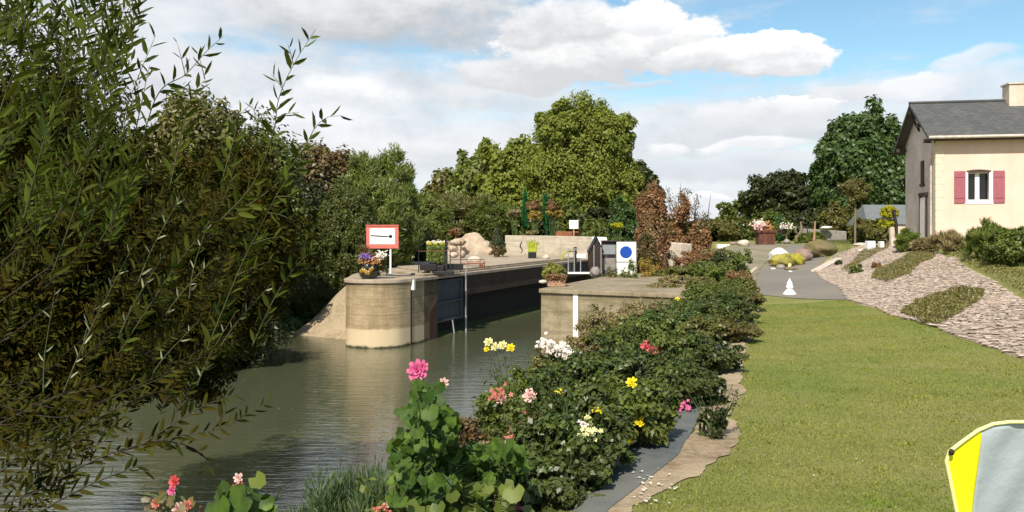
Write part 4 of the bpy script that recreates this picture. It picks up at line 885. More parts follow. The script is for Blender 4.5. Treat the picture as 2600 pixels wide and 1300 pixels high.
pmat('pet_pink', (.74, .17, .34), (.56, .09, .24)); pmat('pet_blush', (.80, .55, .50), (.66, .40, .36)); pmat('pet_red', (.55, .05, .07), (.70, .14, .13)); pmat('pet_coral', (.62, .22, .15), (.42, .12, .08)); pmat('pet_violet', (.30, .16, .50), (.20, .10, .36)); pmat('pet_orange', (.50, .24, .06), (.34, .15, .05))
def flower(c, r, mat_, parent, rings=4, face=(-.3, -.8, .6), name='flower'):
    """a rose: rings of cupped petals"""
    r = r * .85; n_ = unit(np.array(face, float)[None])[0]; a_ = unit(np.cross(n_, [0, 0, 1.0])[None])[0]; b_ = np.cross(n_, a_); c = np.array(tuple(c)); Q = []
    for k in range(rings):
        m_ = 5 + (k > 0) + (k > 1); tilt = R(78 - 62 * (k + .6) / rings); rr = r * (.30 + .70 * (k + 1) / rings)
        for j in range(m_):
            t_ = 2 * math.pi * (j + .37 * k) / m_ + rng.normal() * .12; d_ = a_ * math.cos(t_) + b_ * math.sin(t_); s_ = -a_ * math.sin(t_) + b_ * math.cos(t_)
            w_ = rr * 2.2 / m_ * 1.35; up_ = d_ * math.cos(tilt) + n_ * math.sin(tilt); q0 = c + d_ * r * .06 * k - n_ * r * .1 * k
            mid = q0 + up_ * rr * .6 * (1 + .1 * rng.normal()); tip = q0 + up_ * rr * 1.0 + d_ * r * .12 * (k > 0)
            Q.append([q0, mid + s_ * w_ * .8, tip + s_ * w_ * .45, tip + n_ * r * .04, tip - s_ * w_ * .45, mid - s_ * w_ * .8])
    return raw_mesh(name, np.array(Q), mat=M[mat_], parent=parent)
def spray(c, r, n, mat_, parent, fs=.03, name='flower_cluster'):
    """a cluster of many small florets on one head"""
    c = np.array(tuple(c)); P_ = c + rng.normal(size=(n, 3)) * np.array([r, r * .7, r * .6]) * .5; Q = []
    for p in P_:
        f_ = unit((np.array([-.3, -.8, .6]) + rng.normal(size=3) * .4)[None])[0]; a_ = unit(np.cross(f_, [0, 0, 1.0])[None])[0]; b_ = np.cross(f_, a_)
        for j in range(5):
            t_ = 2 * math.pi * j / 5 + p[0] * 9; d_ = a_ * math.cos(t_) + b_ * math.sin(t_); s_ = -a_ * math.sin(t_) + b_ * math.cos(t_); Q.append([p, p + d_ * fs * .6 + s_ * fs * .35 + f_ * fs * .2, p + d_ * fs + f_ * fs * .15, p + d_ * fs * .6 - s_ * fs * .35 + f_ * fs * .2])
    return raw_mesh(name, np.array(Q), mat=M[mat_], parent=parent)

def rose(label, px, topy, D, hw, mat_, seed, flowers=(), ln=.044, wd=.029, nclump=None, per=120, lump=.26, low=-.9, **kw):
    q = ground_at(px, D); zt = at(px, topy, D).z; h_ = max(.28, zt - q.z)
    t = empty('rose_bush', q, label, 'rose bush', 'flowering bushes along the canal bank')
    vol = hw * hw * h_; nclump = nclump or int(min(300, 90 + 230 * vol))
    P_, O_, cen = crown_pts((q.x, q.y, q.z + h_ * .47), (hw * .95, hw * .85, h_ * .42), nclump, per, .17, .35, lump, seed, low)
    g_ = np.random.default_rng(seed); sh = []; so2 = []; ms = MB()
    for i in range(int(10 + 14 * hw)):           # upright young shoots above the crown
        a_ = g_.uniform(0, 6.28); r_ = hw * .75 * g_.random() ** .5; b0 = np.array([q.x + r_ * math.cos(a_), q.y + r_ * math.sin(a_), q.z + h_ * (.92 - .45 * (r_ / hw) ** 2) - .08]); d_ = unit(np.array([.4 * math.cos(a_) + g_.normal() * .2, .4 * math.sin(a_), 1.0])[None])[0]; L_ = g_.uniform(.12, .30)
        ms.tube([Vector((q.x, q.y, q.z - .05)), Vector(b0), Vector(b0 + d_ * L_)], [.008, .005, .002], 4); n_ = int(L_ * 90); u_ = g_.random((n_, 1)); sh.append(b0 + d_ * L_ * u_ + g_.normal(size=(n_, 3)) * .022); so2.append(g_.normal(size=(n_, 3)) + np.array([0, 0, .6]))
    P_ = np.concatenate([P_] + sh); O_ = unit(np.concatenate([O_] + so2)); pass
    k = P_[:, 2] > H(P_[:, 0], P_[:, 1]); foliage('foliage', P_[k], O_[k], M[mat_], t, ln, wd, up=.5, **kw)
    mb = ms; g_ = random.Random(seed)
    for i in range(8):
        e = Vector(cen[g_.randrange(len(cen))]); b0 = Vector((q.x + g_.uniform(-.1, .1), q.y + g_.uniform(-.1, .1), q.z - .05)); mb.tube([b0, b0.lerp(e, .5) + Vector((0, 0, .06)), e], [.014, .010, .004], 5)
    mb.build('stem', M['stem_green'], t)
    for (fx, fy, r_px, mt_, kind) in flowers:
        # find the depth at the bush's front for this flower
        dd = D - hw * .75; c_ = at(fx, fy, dd); r_ = r_px / F * dd
        if kind == 'r': flower(c_, r_, mt_, t)
        else: spray(c_, r_ * 1.3, 26, mt_, t, r_ * .35)
        if kind == 'stalk': pass
        mb = MB(); mb.tube([c_ + Vector((0, .01, -.01)), c_ + Vector((.02, hw * .5, -.22))], [.004, .006], 5); mb.build('flower_stem', M['stem_green'], t)
    return t
rose('rose bush with pale cream clusters nearest the camera beside the grey path', 1455, 975, 5.4, .40, 'leaf_rose', 301, [(1500, 1098, 22, 'pet_pale', 's'), (1482, 1078, 10, 'pet_white', 's'), (1515, 1040, 9, 'pet_yellow', 's'), (1492, 1060, 8, 'pet_pale', 's')])
rose('rose bush with three yellow roses where the path bends', 1600, 945, 6.1, .42, 'leaf_mid', 302, [(1622, 1068, 17, 'pet_yellow', 'r'), (1590, 1117, 17, 'pet_yellow', 'r'), (1604, 971, 15, 'pet_yellow', 'r'), (1640, 1052, 7, 'pet_pale', 's')])
rose('dark rose bush with a single pink rose at the path edge', 1712, 900, 7.5, .46, 'leaf_rose', 303, [(1733, 1032, 16, 'pet_pink', 's'), (1678, 1040, 6, 'pet_white', 'r')])
rose('dark glossy bush without flowers behind the three yellow roses', 1560, 860, 7.6, .46, 'leaf_rose', 304, [(1420, 993, 7, 'pet_yellow', 's')])
rose('wide dark bush hanging over the path', 1772, 845, 9.3, .55, 'leaf_rose', 305, [(1625, 935, 6, 'pet_coral', 's')])
rose('bush with a dense head of coral red roses', 1650, 795, 9.4, .52, 'leaf_mid', 306, [(1652, 878, 21, 'pet_red', 's'), (1668, 884, 14, 'pet_coral', 's')])
rose('olive tinged bush above the path, middle of the row', 1812, 795, 11.9, .60, 'leaf_olive', 307)
rose('dark bush left of the olive tinged bush', 1710, 785, 12.4, .60, 'leaf_bluegreen', 308)
rose('broad dark bush at the far part of the row', 1842, 742, 14.5, .62, 'leaf_rose', 309, [(1720, 760, 6, 'pet_yellow', 's')])
rose('dark bush touching the lawn near the road end', 1876, 728, 17.0, .5, 'leaf_olive', 310)
rose('dry olive bush hiding the foot of the mossy wall', 1570, 830, 11.6, .5, 'leaf_olive', 311, ln=.045)
rose('beige flowering bush in front of the mossy lock wall', 1530, 775, 15.5, .60, 'leaf_dry', 312, ln=.045)
rose('bush covered in small white flowers below the white stripe', 1410, 885, 12.8, .42, 'leaf_olive', 313, [(1385, 870, 18, 'pet_white', 's'), (1418, 885, 22, 'pet_white', 's'), (1440, 905, 20, 'pet_white', 's'), (1465, 900, 16, 'pet_white', 's'), (1395, 892, 14, 'pet_blush', 's')], ln=.045)
rose('dark green bush under the white flowered bush', 1440, 925, 9.6, .50, 'leaf_rose', 314)
rose('olive bush where the mossy wall meets the bank', 1640, 765, 15.0, .60, 'leaf_dry', 315)
rose('green bush at the water side left of the mossy wall', 1330, 930, 9.8, .42, 'leaf_mid', 316, ln=.045)
rose('loose bush with a blush rose standing over the water', 1270, 985, 8.2, .34, 'leaf_mid', 317, [(1266, 1000, 20, 'pet_coral', 's'), (1272, 1012, 15, 'pet_blush', 'r')], ln=.05, lump=.4)
rose('bush with one pale pink rose on top', 1345, 1010, 7.2, .36, 'leaf_mid', 318, [(1345, 1004, 19, 'pet_blush', 'r')])
rose('bush with a deep pink rose and red seed heads', 1375, 1045, 6.4, .36, 'leaf_rose', 319, [(1367, 1083, 21, 'pet_red', 'r'), (1352, 1062, 18, 'pet_coral', 's'), (1340, 1090, 14, 'pet_coral', 's')])
rose('brown withered bush between the hollyhock and the rose bushes', 1215, 1055, 6.3, .34, 'leaf_brown', 320, ln=.035, per=130)
rose('small bush with beige faded flower heads', 1310, 1090, 5.7, .26, 'leaf_brown', 321, [(1303, 1130, 17, 'pet_blush', 's'), (1295, 1110, 12, 'pet_coral', 's')], ln=.04)
rose('dark bush at the lower edge of the photo beside the path', 1370, 1130, 5.0, .38, 'leaf_rose', 322, [(1318, 1290, 9, 'pet_pink', 's')])
rose('olive bush between the mossy wall and the far rose bushes', 1745, 775, 16.5, .6, 'leaf_mid', 323)
rose('bright green sprig bush near the stone bed', 1805, 722, 18.5, .6, 'leaf_mid', 324)
rose('bushy green plant at the end of the row by the road', 1868, 705, 19.5, .45, 'leaf_mid', 325)
# pale yellow roses on long stems against the water
t = empty('tall_rose', ground_at(1290, 8.8), 'spindly rose with pale yellow blooms standing out against the water', 'rose', 'flowering bushes along the canal bank')
for fx, fy, r_, mt_ in ((1240, 868, 12, 'pet_pale'), (1256, 880, 12, 'pet_pale'), (1276, 876, 12, 'pet_pale'), (1296, 883, 12, 'pet_yellow'), (1236, 886, 8, 'pet_yellow')):
    c_ = at(fx, fy, 8.6); flower(c_, r_ / F * 8.6, mt_, t); b0 = ground_at(1290, 8.8); mb = MB(); mb.tube([b0, b0.lerp(c_, .6) + Vector((.05, 0, .1)), c_], [.008, .006, .003], 5); mb.build('stem', M['stem_green'], t)
g_ = ground_at(1290, 8.8); P_ = np.concatenate([np.array([tuple(Vector(g_).lerp(at(1260, 890, 8.6), s_))]) + rng.normal(size=(26, 3)) * .07 for s_ in np.linspace(.2, .85, 9)]); foliage('foliage', P_, rand_dirs(len(P_)), M['leaf_rose'], t, .05, .03)

# hollyhocks with big round leaves
def hollyhock(label, base_px, D, stemtop, leaves_box, nleaf, ls, blooms=(), mat_='leaf_round', seed=1, depth=.22):
    g_ = np.random.default_rng(seed); q = ground_at(base_px, D); t = empty('hollyhock', q, label, 'hollyhock', 'hollyhocks at the front of the bank')
    tp = at(*stemtop, D); b0 = Vector((q.x, q.y, q.z - .05)); mid = b0.lerp(tp, .55) + Vector((.03, 0, 0)); mb = MB(); mb.tube([b0, b0.lerp(mid, .5), mid, mid.lerp(tp, .5), tp], [.016, .014, .011, .008, .005], 7); mb.build('stem', M['stem_green'], t, smooth=True)
    C = []; 
    for (x0, y0, x1, y1, w_) in leaves_box:
        k = int(nleaf * w_); C.append(np.stack([g_.uniform(x0, x1, k), g_.uniform(y0, y1, k), D + g_.normal(size=k) * depth], 1))
    C = np.concatenate(C); P_ = np.array([tuple(at(*c)) for c in C]); n = len(P_)
    nr = unit(np.array([-.35, -.75, .55]) + g_.normal(size=(n, 3)) * .38); ax = unit(np.cross(nr, g_.normal(size=(n, 3))) + np.array([0, 0, -.8])); s_ = ls * (.55 + .6 * g_.random(n))
    raw_mesh('foliage', leaf_quads(P_ - ax * (s_ * .5)[:, None], ax, nr, s_, s_ * 1.08, .35, 'round'), mat=M[mat_], parent=t)
    mb = MB()
    for p, a in list(zip(P_, ax))[::3]:
        s2 = b0.lerp(tp, min(.95, max(.1, (p[2] - q.z) / max(.1, tp.z - q.z)))); p2 = Vector(p - a * .03); mb.tube([s2, s2.lerp(p2, .5) + Vector((0, 0, .01)), p2], .003, 4)
    mb.build('leaf_stalk', M['stem_green'], t)
    for (fx, fy, r_px, mt_) in blooms:
        c_ = at(fx, fy, D - .05); flower(c_, r_px / F * D, mt_, t, 4, (-.2, -.9, .25)); mb = MB(); mb.tube([c_ + Vector((0, .01, 0)), Vector(tp)], [.004, .005], 5); mb.build('flower_stem', M['stem_green'], t)
    return t
hollyhock('tallest hollyhock with a hot pink bloom against the water', 1090, 4.3, (1068, 985), [(1045, 970, 1125, 1060, .14), (1020, 1040, 1150, 1160, .30), (995, 1120, 1160, 1290, .56)], 380, .075, [(1060, 940, 27, 'pet_pink'), (1072, 930, 16, 'pet_pink'), (1052, 955, 14, 'pet_pink')], seed=3)
hollyhock('slim hollyhock with a nodding blush bud right of the pink bloom', 1135, 4.5, (1118, 1005), [(1110, 1040, 1160, 1130, 1)], 26, .08, [(1127, 972, 13, 'pet_blush')], 'leaf_round', 4)
hollyhock('low hollyhock with bright green leaves beside the brown withered bush', 1230, 4.6, (1220, 1120), [(1150, 1130, 1330, 1230, .6), (1010, 1200, 1240, 1320, .4)], 190, .075, (), 'leaf_round', 5)
hollyhock('leafy dark base plant at the lower edge of the photo', 1180, 4.2, (1170, 1230), [(1010, 1230, 1340, 1340, 1)], 90, .09, (), 'leaf_mid', 6)
# bottom-left blooms
hollyhock('red and blush blossom cluster at the lower border left of the heart shaped leaf', 440, 2.7, (440, 1235), [(370, 1262, 510, 1330, 1)], 26, .04, [(442, 1222, 15, 'pet_red'), (395, 1278, 12, 'pet_coral'), (474, 1284, 14, 'pet_coral'), (436, 1246, 12, 'pet_pink'), (455, 1296, 20, 'pet_blush')], 'leaf_brown', 7, .08)
hollyhock('small pink and red blossom beside a pale heart shaped leaf at the lower border', 612, 2.8, (608, 1220), [(540, 1255, 700, 1310, 1)], 22, .085, [(605, 1213, 13, 'pet_blush'), (600, 1244, 16, 'pet_red'), (608, 1228, 10, 'pet_coral')], 'leaf_round', 8, .08)
mbp = np.array([tuple(at(638, 1200, 2.75))]); tl = empty('leaf_sprig', ground_at(650, 2.8), 'single pale green heart shaped leaf over the water at the lower border', 'leaf')
raw_mesh('leaf', leaf_quads(mbp, np.array([[.45, 0, -.5]]), np.array([[-.2, -.9, .3]]), [.062], [.058], .2, 'round'), mat=M['leaf_light'], parent=tl); mb = MB(); mb.tube([Vector(ground_at(650, 2.8)), at(640, 1215, 2.76)], [.006, .003], 5); mb.build('stem', M['stem_green'], tl)
# feathery grey green shrub and hedge bit at the lower border
def fuzzy(label, px, topy, D, hw, mat_, seed, n=9000, ln=.07, wd=.009):
    q = ground_at(px, D); zt = at(px, topy, D).z; t = empty('feathery_shrub', q, label, 'shrub', 'feathery shrubs at the lower border')
    P_, O_, _ = crown_pts((q.x, q.y, (q.z + zt) / 2), (hw, hw * .8, (zt - q.z) / 2), n // 70, 70, .2, .6, .15, seed); ax = unit(O_ * .7 + np.array([0, 0, 1.1]) + rand_dirs(len(P_)) * .35)
    s_ = ln * (.6 + .8 * rng.random(len(P_))); raw_mesh('foliage', leaf_quads(P_, ax, unit(rand_dirs(len(P_))), s_, s_ * 0 + wd, .1), mat=M[mat_], parent=t); mb = MB(); mb.tube([q, Vector((q.x, q.y, zt - .2))], [.02, .01], 6); mb.build('stem', M['bark'], t)
leafmat('leaf_fuzzy', (.065, .105, .045), (.12, .165, .075), None, .25)
fuzzy('feathery grey green shrub at the lower border over the water', 870, 1232, 5.2, .38, 'leaf_fuzzy', 330, 42000)
fuzzy('smaller feathery shrub touching the large feathery one', 960, 1250, 5.0, .27, 'leaf_fuzzy', 331, 22000)
fuzzy('tiny feathery tuft at the lower left of the large feathery shrub', 768, 1285, 5.1, .09, 'leaf_fuzzy', 332, 1500)
rose('small coral flowered plant below the feathery shrub', 978, 1265, 4.2, .14, 'leaf_mid', 333, [(968, 1290, 14, 'pet_coral', 's'), (985, 1278, 8, 'pet_blush', 's')], nclump=30, per=50)
q_ = G(1812, 1112)
rose('small dark tuft on the bare earth between path and lawn', 1812, 1092, q_[1], .12, 'leaf_dark', 334, nclump=24, per=60, ln=.03, wd=.018)

# --- the willow close to the camera
def willow_branch(mbs, L_, pts, ls=.085, dens=26, r0=.006, both=1.0, spread=.75, seed=0, w_=.17):
    """pts: (px, py, D). adds a twig and its leaves"""
    g_ = np.random.default_rng(seed); W = [np.array(tuple(at(*p))) for p in pts]; C = []
    for i in range(len(W) - 1):
        p0, p1, p2, p3 = W[max(i - 1, 0)], W[i], W[i + 1], W[min(i + 2, len(W) - 1)]
        for s_ in np.linspace(0, 1, 8, endpoint=False): C.append(.5 * ((2 * p1) + (-p0 + p2) * s_ + (2 * p0 - 5 * p1 + 4 * p2 - p3) * s_ ** 2 + (-p0 + 3 * p1 - 3 * p2 + p3) * s_ ** 3))
    C.append(W[-1]); C = np.array(C); mbs.tube([Vector(c) for c in C], list(np.linspace(r0, r0 * .25, len(C))), 5)
    seg = np.linalg.norm(np.diff(C, axis=0), axis=1); tot = seg.sum(); n = max(3, int(tot * dens)); cs = np.concatenate([[0], np.cumsum(seg)])
    u = (np.arange(n) + .5 + .3 * g_.normal(size=n)) / n * tot; u = np.clip(u, 0, tot * .999)
    P_ = np.stack([np.interp(u, cs, C[:, k]) for k in range(3)], 1); T = unit(np.stack([np.interp(np.minimum(u + .02, tot), cs, C[:, k]) - np.interp(np.maximum(u - .02, 0), cs, C[:, k]) for k in range(3)], 1))
    side = unit(np.cross(T, np.array([0, -1.0, 0]) + g_.normal(size=(n, 3)) * .35)) * np.where(np.arange(n) % 2 == 0, 1, -1)[:, None]
    ax = unit(T * (1 - .35 * g_.random((n, 1))) + side * spread * (.7 + .5 * g_.random((n, 1))) + np.array([0, 0, .12])); nr = unit(np.cross(ax, T) + g_.normal(size=(n, 3)) * .55)
    taper = 1 - .35 * (u / tot) ** 3; s_ = ls * taper * (.75 + .45 * g_.random(n)); L_.append((P_, ax, nr, s_, s_ * w_))
def willow(label, branches, mat_, name='willow', twig='willow_twig', base=None, hubs=(), lobes=()):
    t = empty(name, base, label, 'willow', 'willows at the left of the view'); mb = MB(); L_ = []
    for k, (pts, kw) in enumerate(branches): willow_branch(mb, L_, pts, seed=k + len(name), **kw)
    mb.build('branches', M[twig], t, smooth=True)
    P_, ax, nr, s_, w_ = [np.concatenate([l[i] for l in L_]) for i in range(5)]
    raw_mesh('leaves', leaf_quads(P_, ax, nr, s_, w_, .15, 'lance'), mat=M[mat_], parent=t)
    mb = MB(); b0 = Vector(base); fol = None
    for h_ in hubs: e = at(*h_); mb.tube([b0, b0.lerp(e, .3) + Vector((-.1, .1, .35)), b0.lerp(e, .65) + Vector((0, .1, .3)), e], [.014, .007, .005, .004], 6)
    if hubs: mb.build('trunk', M['twig_dark'], t, smooth=True)
    if lobes:
        PP = [crown_pts(at(*c_), r_, 260, 120, .22, .45, .3, 700 + i) for i, (c_, r_) in enumerate(lobes)]
        P_ = np.concatenate([p[0] for p in PP]); O_ = np.concatenate([p[1] for p in PP]); foliage('crown', P_, O_, M['leaf_thicket'], t, .075, .024, 'lance', rnd=.9, droop=-.2)
    return t
H1 = [((250, 620, 4.6), (330, 470, 4.4), (395, 250, 4.2), (470, 190, 4.1), (520, 135, 4.0), (566, 92, 3.95)),
      ((560, 560, 4.4), (640, 470, 4.3), (692, 345, 4.2), (708, 250, 4.1), (745, 165, 4.0), (802, 74, 3.9)),
      ((600, 540, 4.6), (700, 470, 4.5), (768, 382, 4.4), (800, 325, 4.4), (832, 298, 4.3), (872, 294, 4.3)),
      ((520, 900, 4.6), (610, 680, 4.5), (660, 580, 4.4), (700, 500, 4.3), (740, 440, 4.3), (772, 425, 4.3)),
      ((300, 560, 4.8), (345, 330, 4.6), (362, 250, 4.5), (372, 200, 4.5), (380, 165, 4.4)),
      ((430, 480, 4.6), (470, 300, 4.6), (490, 240, 4.5), (522, 200, 4.5)),
      ((560, 470, 5.2), (600, 330, 5.2), (602, 300, 5.1), (640, 262, 5.1)),
      ((640, 880, 5), (690, 770, 5), (740, 690, 5), (800, 628, 5)),
      ((300, 900, 5), (430, 700, 4.9), (560, 520, 4.8), (600, 400, 4.8)),
      ((130, 700, 4.2), (200, 500, 4.1), (240, 330, 4.0), (300, 200, 4.0), (370, 20, 3.9)),
      ((60, 560, 4.0), (120, 330, 3.9), (200, 120, 3.8), (230, -30, 3.8)), ((120, 600, 4.3), (220, 380, 4.2), (300, 120, 4.1), (345, -20, 4.1)),
      ((200, 640, 4.4), (280, 420, 4.3), (330, 250, 4.2), (395, 90, 4.1)), ((-40, 420, 3.6), (20, 220, 3.6), (90, 60, 3.5), (120, -60, 3.5))]
br = [(p, dict(ls=.115, dens=22, r0=.004, w_=.26)) for p in H1]
# side shoots on the tracing
for sdx, (x0, y0, x1, y1, D) in enumerate(((520, 200, 500, 130, 4.1), (470, 190, 450, 110, 4.1), (440, 225, 520, 235, 4.1), (720, 230, 690, 190, 4.0), (700, 300, 760, 285, 4.1), (745, 165, 730, 110, 4.0), (690, 345, 655, 300, 4.2), (655, 330, 640, 265, 4.2), (700, 500, 760, 505, 4.3), (680, 540, 745, 560, 4.3), (640, 620, 720, 600, 4.4), (600, 700, 700, 660, 4.5))):
    br.append((((x0, y0, D), ((x0 + x1) / 2, (y0 + y1) / 2 - 4, D), (x1, y1, D)), dict(ls=.085, dens=30, r0=.003)))
willow('light willow sprays reaching into the sky closest to the camera', br, 'leaf_willow', base=Vector((-4.7, 4.2, h1(-4.7, 4.2))), hubs=((-40, 420, 3.6),))
g_ = random.Random(42); br = []
for k in range(82):                              # upper left curtain of shoots
    x0 = g_.uniform(-60, 330); y0 = g_.uniform(60, 640); ln_ = g_.uniform(120, 280); an = R(g_.uniform(48, 82)); D = g_.uniform(4.6, 7.0)
    x1, y1 = x0 + ln_ * math.cos(an), y0 - ln_ * math.sin(an)
    lim = 390 - max(0, (y1 - 60)) * .16
    if x1 > lim and y1 < 420: continue
    br.append((((x0, y0, D), ((x0 + x1) / 2 - 10, (y0 + y1) / 2, D), (x1, y1, D - .1)), dict(ls=.105, dens=38, r0=.0035, w_=.24)))
willow('dense young willow shoots filling the upper left corner', br, 'leaf_willow', twig='twig_dark', base=Vector((-5.4, 4.8, h1(-5.4, 4.8))), hubs=((-20, 560, 5.2), (60, 620, 5.4), (180, 640, 5.8)))
br = []
for k in range(230):                              # dark mass over the middle left
    x0 = g_.uniform(-60, 640); y0 = g_.uniform(450, 1060); ln_ = g_.uniform(90, 230); an = R(g_.uniform(15, 75)); D = g_.uniform(6.2, 10)
    x1, y1 = x0 + ln_ * math.cos(an), y0 - ln_ * math.sin(an)
    lim = np.interp(y1, [250, 380, 500, 750, 900, 1000, 1100], [330, 560, 700, 700, 590, 470, 330])
    if x1 > lim: continue
    br.append((((x0, y0, D), ((x0 + x1) / 2, (y0 + y1) / 2 - 12, D), (x1, y1, D - .1)), dict(ls=.10, dens=46, r0=.003, spread=1.1, w_=.26)))
willow('dark tangled willow thicket standing before the left bank', br, 'leaf_willow_shaded', twig='twig_dark', base=Vector((-6.0, 5.6, h1(-6.0, 5.6))), hubs=((0, 900, 7), (150, 760, 7.5)), lobes=[((60, 420, 9), (1.1, 1.2, 1.5)), ((150, 700, 9), (1.4, 1.2, 1.3)), ((330, 660, 9.5), (1.2, 1.0, 1.3)), ((500, 640, 10), (1.0, .9, 1.2)), ((600, 600, 10.5), (.7, .7, 1.0)), ((60, 940, 8.6), (.8, .9, .7)), ((400, 860, 9.4), (.9, .9, .65))])
br = []
low = [((-20, 1290, 4.5), (100, 1245, 4.5), (260, 1160, 4.5), (420, 1115, 4.4), (560, 1088, 4.4), (625, 1052, 4.3), (690, 1016, 4.3)), ((300, 1150, 4.5), (400, 1120, 4.5), (500, 1140, 4.4), (528, 1185, 4.4), (512, 1210, 4.4)), ((60, 1260, 4.5), (180, 1110, 4.6), (330, 1020, 4.7), (440, 985, 4.8)),
       ((100, 1300, 4.2), (220, 1235, 4.2), (350, 1185, 4.2), (365, 1197, 4.2)), ((0, 1200, 4.8), (150, 1080, 4.9), (300, 1000, 5), (520, 905, 5.1)), ((360, 1130, 4.4), (450, 1070, 4.4), (540, 1020, 4.4), (600, 1003, 4.4)), ((540, 1090, 4.4), (570, 1050, 4.4), (575, 1028, 4.4))]
for p in low: br.append((p, dict(ls=.10, dens=30, r0=.005, w_=.26)))
for k in range(120):
    x0 = g_.uniform(-80, 400); y0 = g_.uniform(960, 1320); ln_ = g_.uniform(80, 190); an = R(g_.uniform(-35, 50)); D = g_.uniform(4.3, 6.0); x1, y1 = x0 + ln_ * math.cos(an), y0 - ln_ * math.sin(an)
    lim = np.interp(y1, [900, 1000, 1100, 1200, 1320], [500, 430, 330, 220, 130])
    if x1 > lim or y1 < 930: continue
    br.append((((x0, y0, D), ((x0 + x1) / 2, (y0 + y1) / 2 + g_.uniform(-14, 14), D), (x1, y1, D)), dict(ls=.085, dens=34, r0=.003, w_=.28)))
willow('dark low willow twigs hanging over the water at the lower left', br, 'leaf_willow_shaded', twig='twig_dark', base=Vector((-5.2, 4.2, h1(-5.2, 4.2))), hubs=((-20, 1290, 4.5), (0, 1200, 4.8), (60, 1260, 4.5)))
br = []
for (x0, y0, x1, y1, D) in ((160, 1000, 330, 640, 5.0), (210, 900, 250, 760, 5.2), (300, 860, 420, 640, 5.6), (110, 1000, 140, 740, 5.1), (420, 800, 560, 640, 6), (480, 760, 530, 560, 6), (350, 720, 470, 480, 5.6), (500, 980, 600, 790, 6), (560, 880, 690, 720, 6.2), (380, 960, 500, 820, 5.8)):
    br.append((((x0, y0, D), ((x0 * .6 + x1 * .4) - 8, (y0 * .6 + y1 * .4), D), (x1, y1, D)), dict(ls=.08, dens=9, r0=.006)))
willow('few pale yellowish twigs shining before the dark thicket', br, 'leaf_willow_pale', base=Vector((-5.6, 5.2, h1(-5.6, 5.2))), hubs=((160, 1000, 5.0),))
# ------------------------------------------------------------------ objects
surf('sign_red', (.62, .16, .12), (.56, .13, .10), 6, .5, .02)
surf('sign_white', (.82, .82, .80), (.79, .78, .76), 4, .4, .0)
surf('sign_black', (.012, .010, .014), (.03, .012, .02), 8, .5, .0)
surf('sign_blue', (.010, .065, .36), (.009, .058, .33), 4, .45, .0)
surf('glazed_dark', (.012, .022, .012), (.006, .008, .006), 5, .18, .02, coat=.6)
surf('glazed_yellow', (.40, .24, .025), (.22, .11, .02), 6, .3, .05, coat=.4)
surf('terracotta', (.34, .13, .06), (.20, .07, .035), 6, .9, .2)
surf('terracotta_pale', (.42, .25, .155), (.32, .18, .11), 8, .9, .2)
surf('rock_pale', (.62, .52, .43), (.42, .34, .26), 4, .9, .3, 12, bdist=.03)
surf('rock_grey', (.30, .27, .24), (.20, .175, .15), 5, .9, .3, 12, bdist=.03)
surf('rock_white', (.80, .78, .74), (.58, .56, .52), 3, .85, .2, 12, bdist=.03)
surf('rock_moss', (.22, .19, .035), (.12, .11, .03), 5, .95, .4, 14, c3=(.32, .28, .06), s3=2, bdist=.03)
surf('rock_pinkish', (.30, .205, .165), (.20, .14, .11), 5, .95, .4, 14, bdist=.03)
surf('rock_cream', (.74, .62, .30), (.60, .50, .26), 5, .9, .2)
surf('rock_brown', (.20, .135, .07), (.12, .09, .045), 5, .95, .4, 16, bdist=.03)
surf('lime_paint', (.36, .40, .03), (.28, .32, .03), 6, .6, .05)
def Z0(px, py, D): return at(px, py, D)

# red framed board: black bar ending in a knob
D = 28.6; hgt = lambda py: at(0, py, D).z; xx = lambda px: at(px, 0, D).x
sg = empty('sign', (xx(991), D, 2.4), 'red framed white board with a black bar sign on a white post', 'sign')
mb = MB(); mb.box(((xx(930) + xx(1012)) / 2, D, (hgt(571) + hgt(631)) / 2), (xx(1012) - xx(930), .035, hgt(571) - hgt(631))); mb.build('frame', M['sign_red'], sg, bevel=.006)
mb = MB(); mb.box(((xx(930) + xx(1012)) / 2, D - .01, hgt(572)), (xx(1013) - xx(929), .07, .035)); mb.build('frame_rim', M['sign_red'], sg)
mb = MB(); mb.box(((xx(939) + xx(1003)) / 2, D - .022, (hgt(580) + hgt(620)) / 2), (xx(1003) - xx(939), .012, hgt(580) - hgt(620))); pn_ = mb.build('board', M['sign_white'], sg)
mb = MB(); y = D - .031; a, b_ = xx(941), xx(986)
def flat(pts, y): mb.add([(p[0], y, p[1]) for p in pts] + [(p[0], y + .004, p[1]) for p in pts], [tuple(range(len(pts))), tuple(range(2 * len(pts) - 1, len(pts) - 1, -1))] + [(i, i + len(pts), (i + 1) % len(pts) + len(pts), (i + 1) % len(pts)) for i in range(len(pts))])
flat([(a, hgt(596.8)), (xx(955), hgt(597.4)), (xx(975), hgt(598.6)), (b_, hgt(599)), (b_, hgt(601.6)), (xx(975), hgt(601.8)), (xx(962), hgt(601.2)), (xx(950), hgt(600.1)), (a, hgt(600.0))], y)
mb.build('bar_mark', M['sign_black'], pn_)
mb = MB(); N_ = 20; cx_, cz_ = xx(991.5), hgt(600.3); flat([(cx_ + (xx(996.6) - xx(991.5)) * math.cos(2 * math.pi * i / N_), cz_ + .058 * math.sin(2 * math.pi * i / N_) * (1 - .25 * math.cos(2 * math.pi * i / N_) * -1)) for i in range(N_)], y - .0015); mb.build('knob_mark', M['sign_black'], pn_)
mb = MB(); mb.box((xx(991), D + .04, (2.4 + hgt(625)) / 2), (.065, .04, hgt(625) - 2.4)); mb.box((xx(991) - .05, D + .04, 2.43), (.24, .18, .06)); mb.build('post', M['white_paint'], sg, bevel=.005)

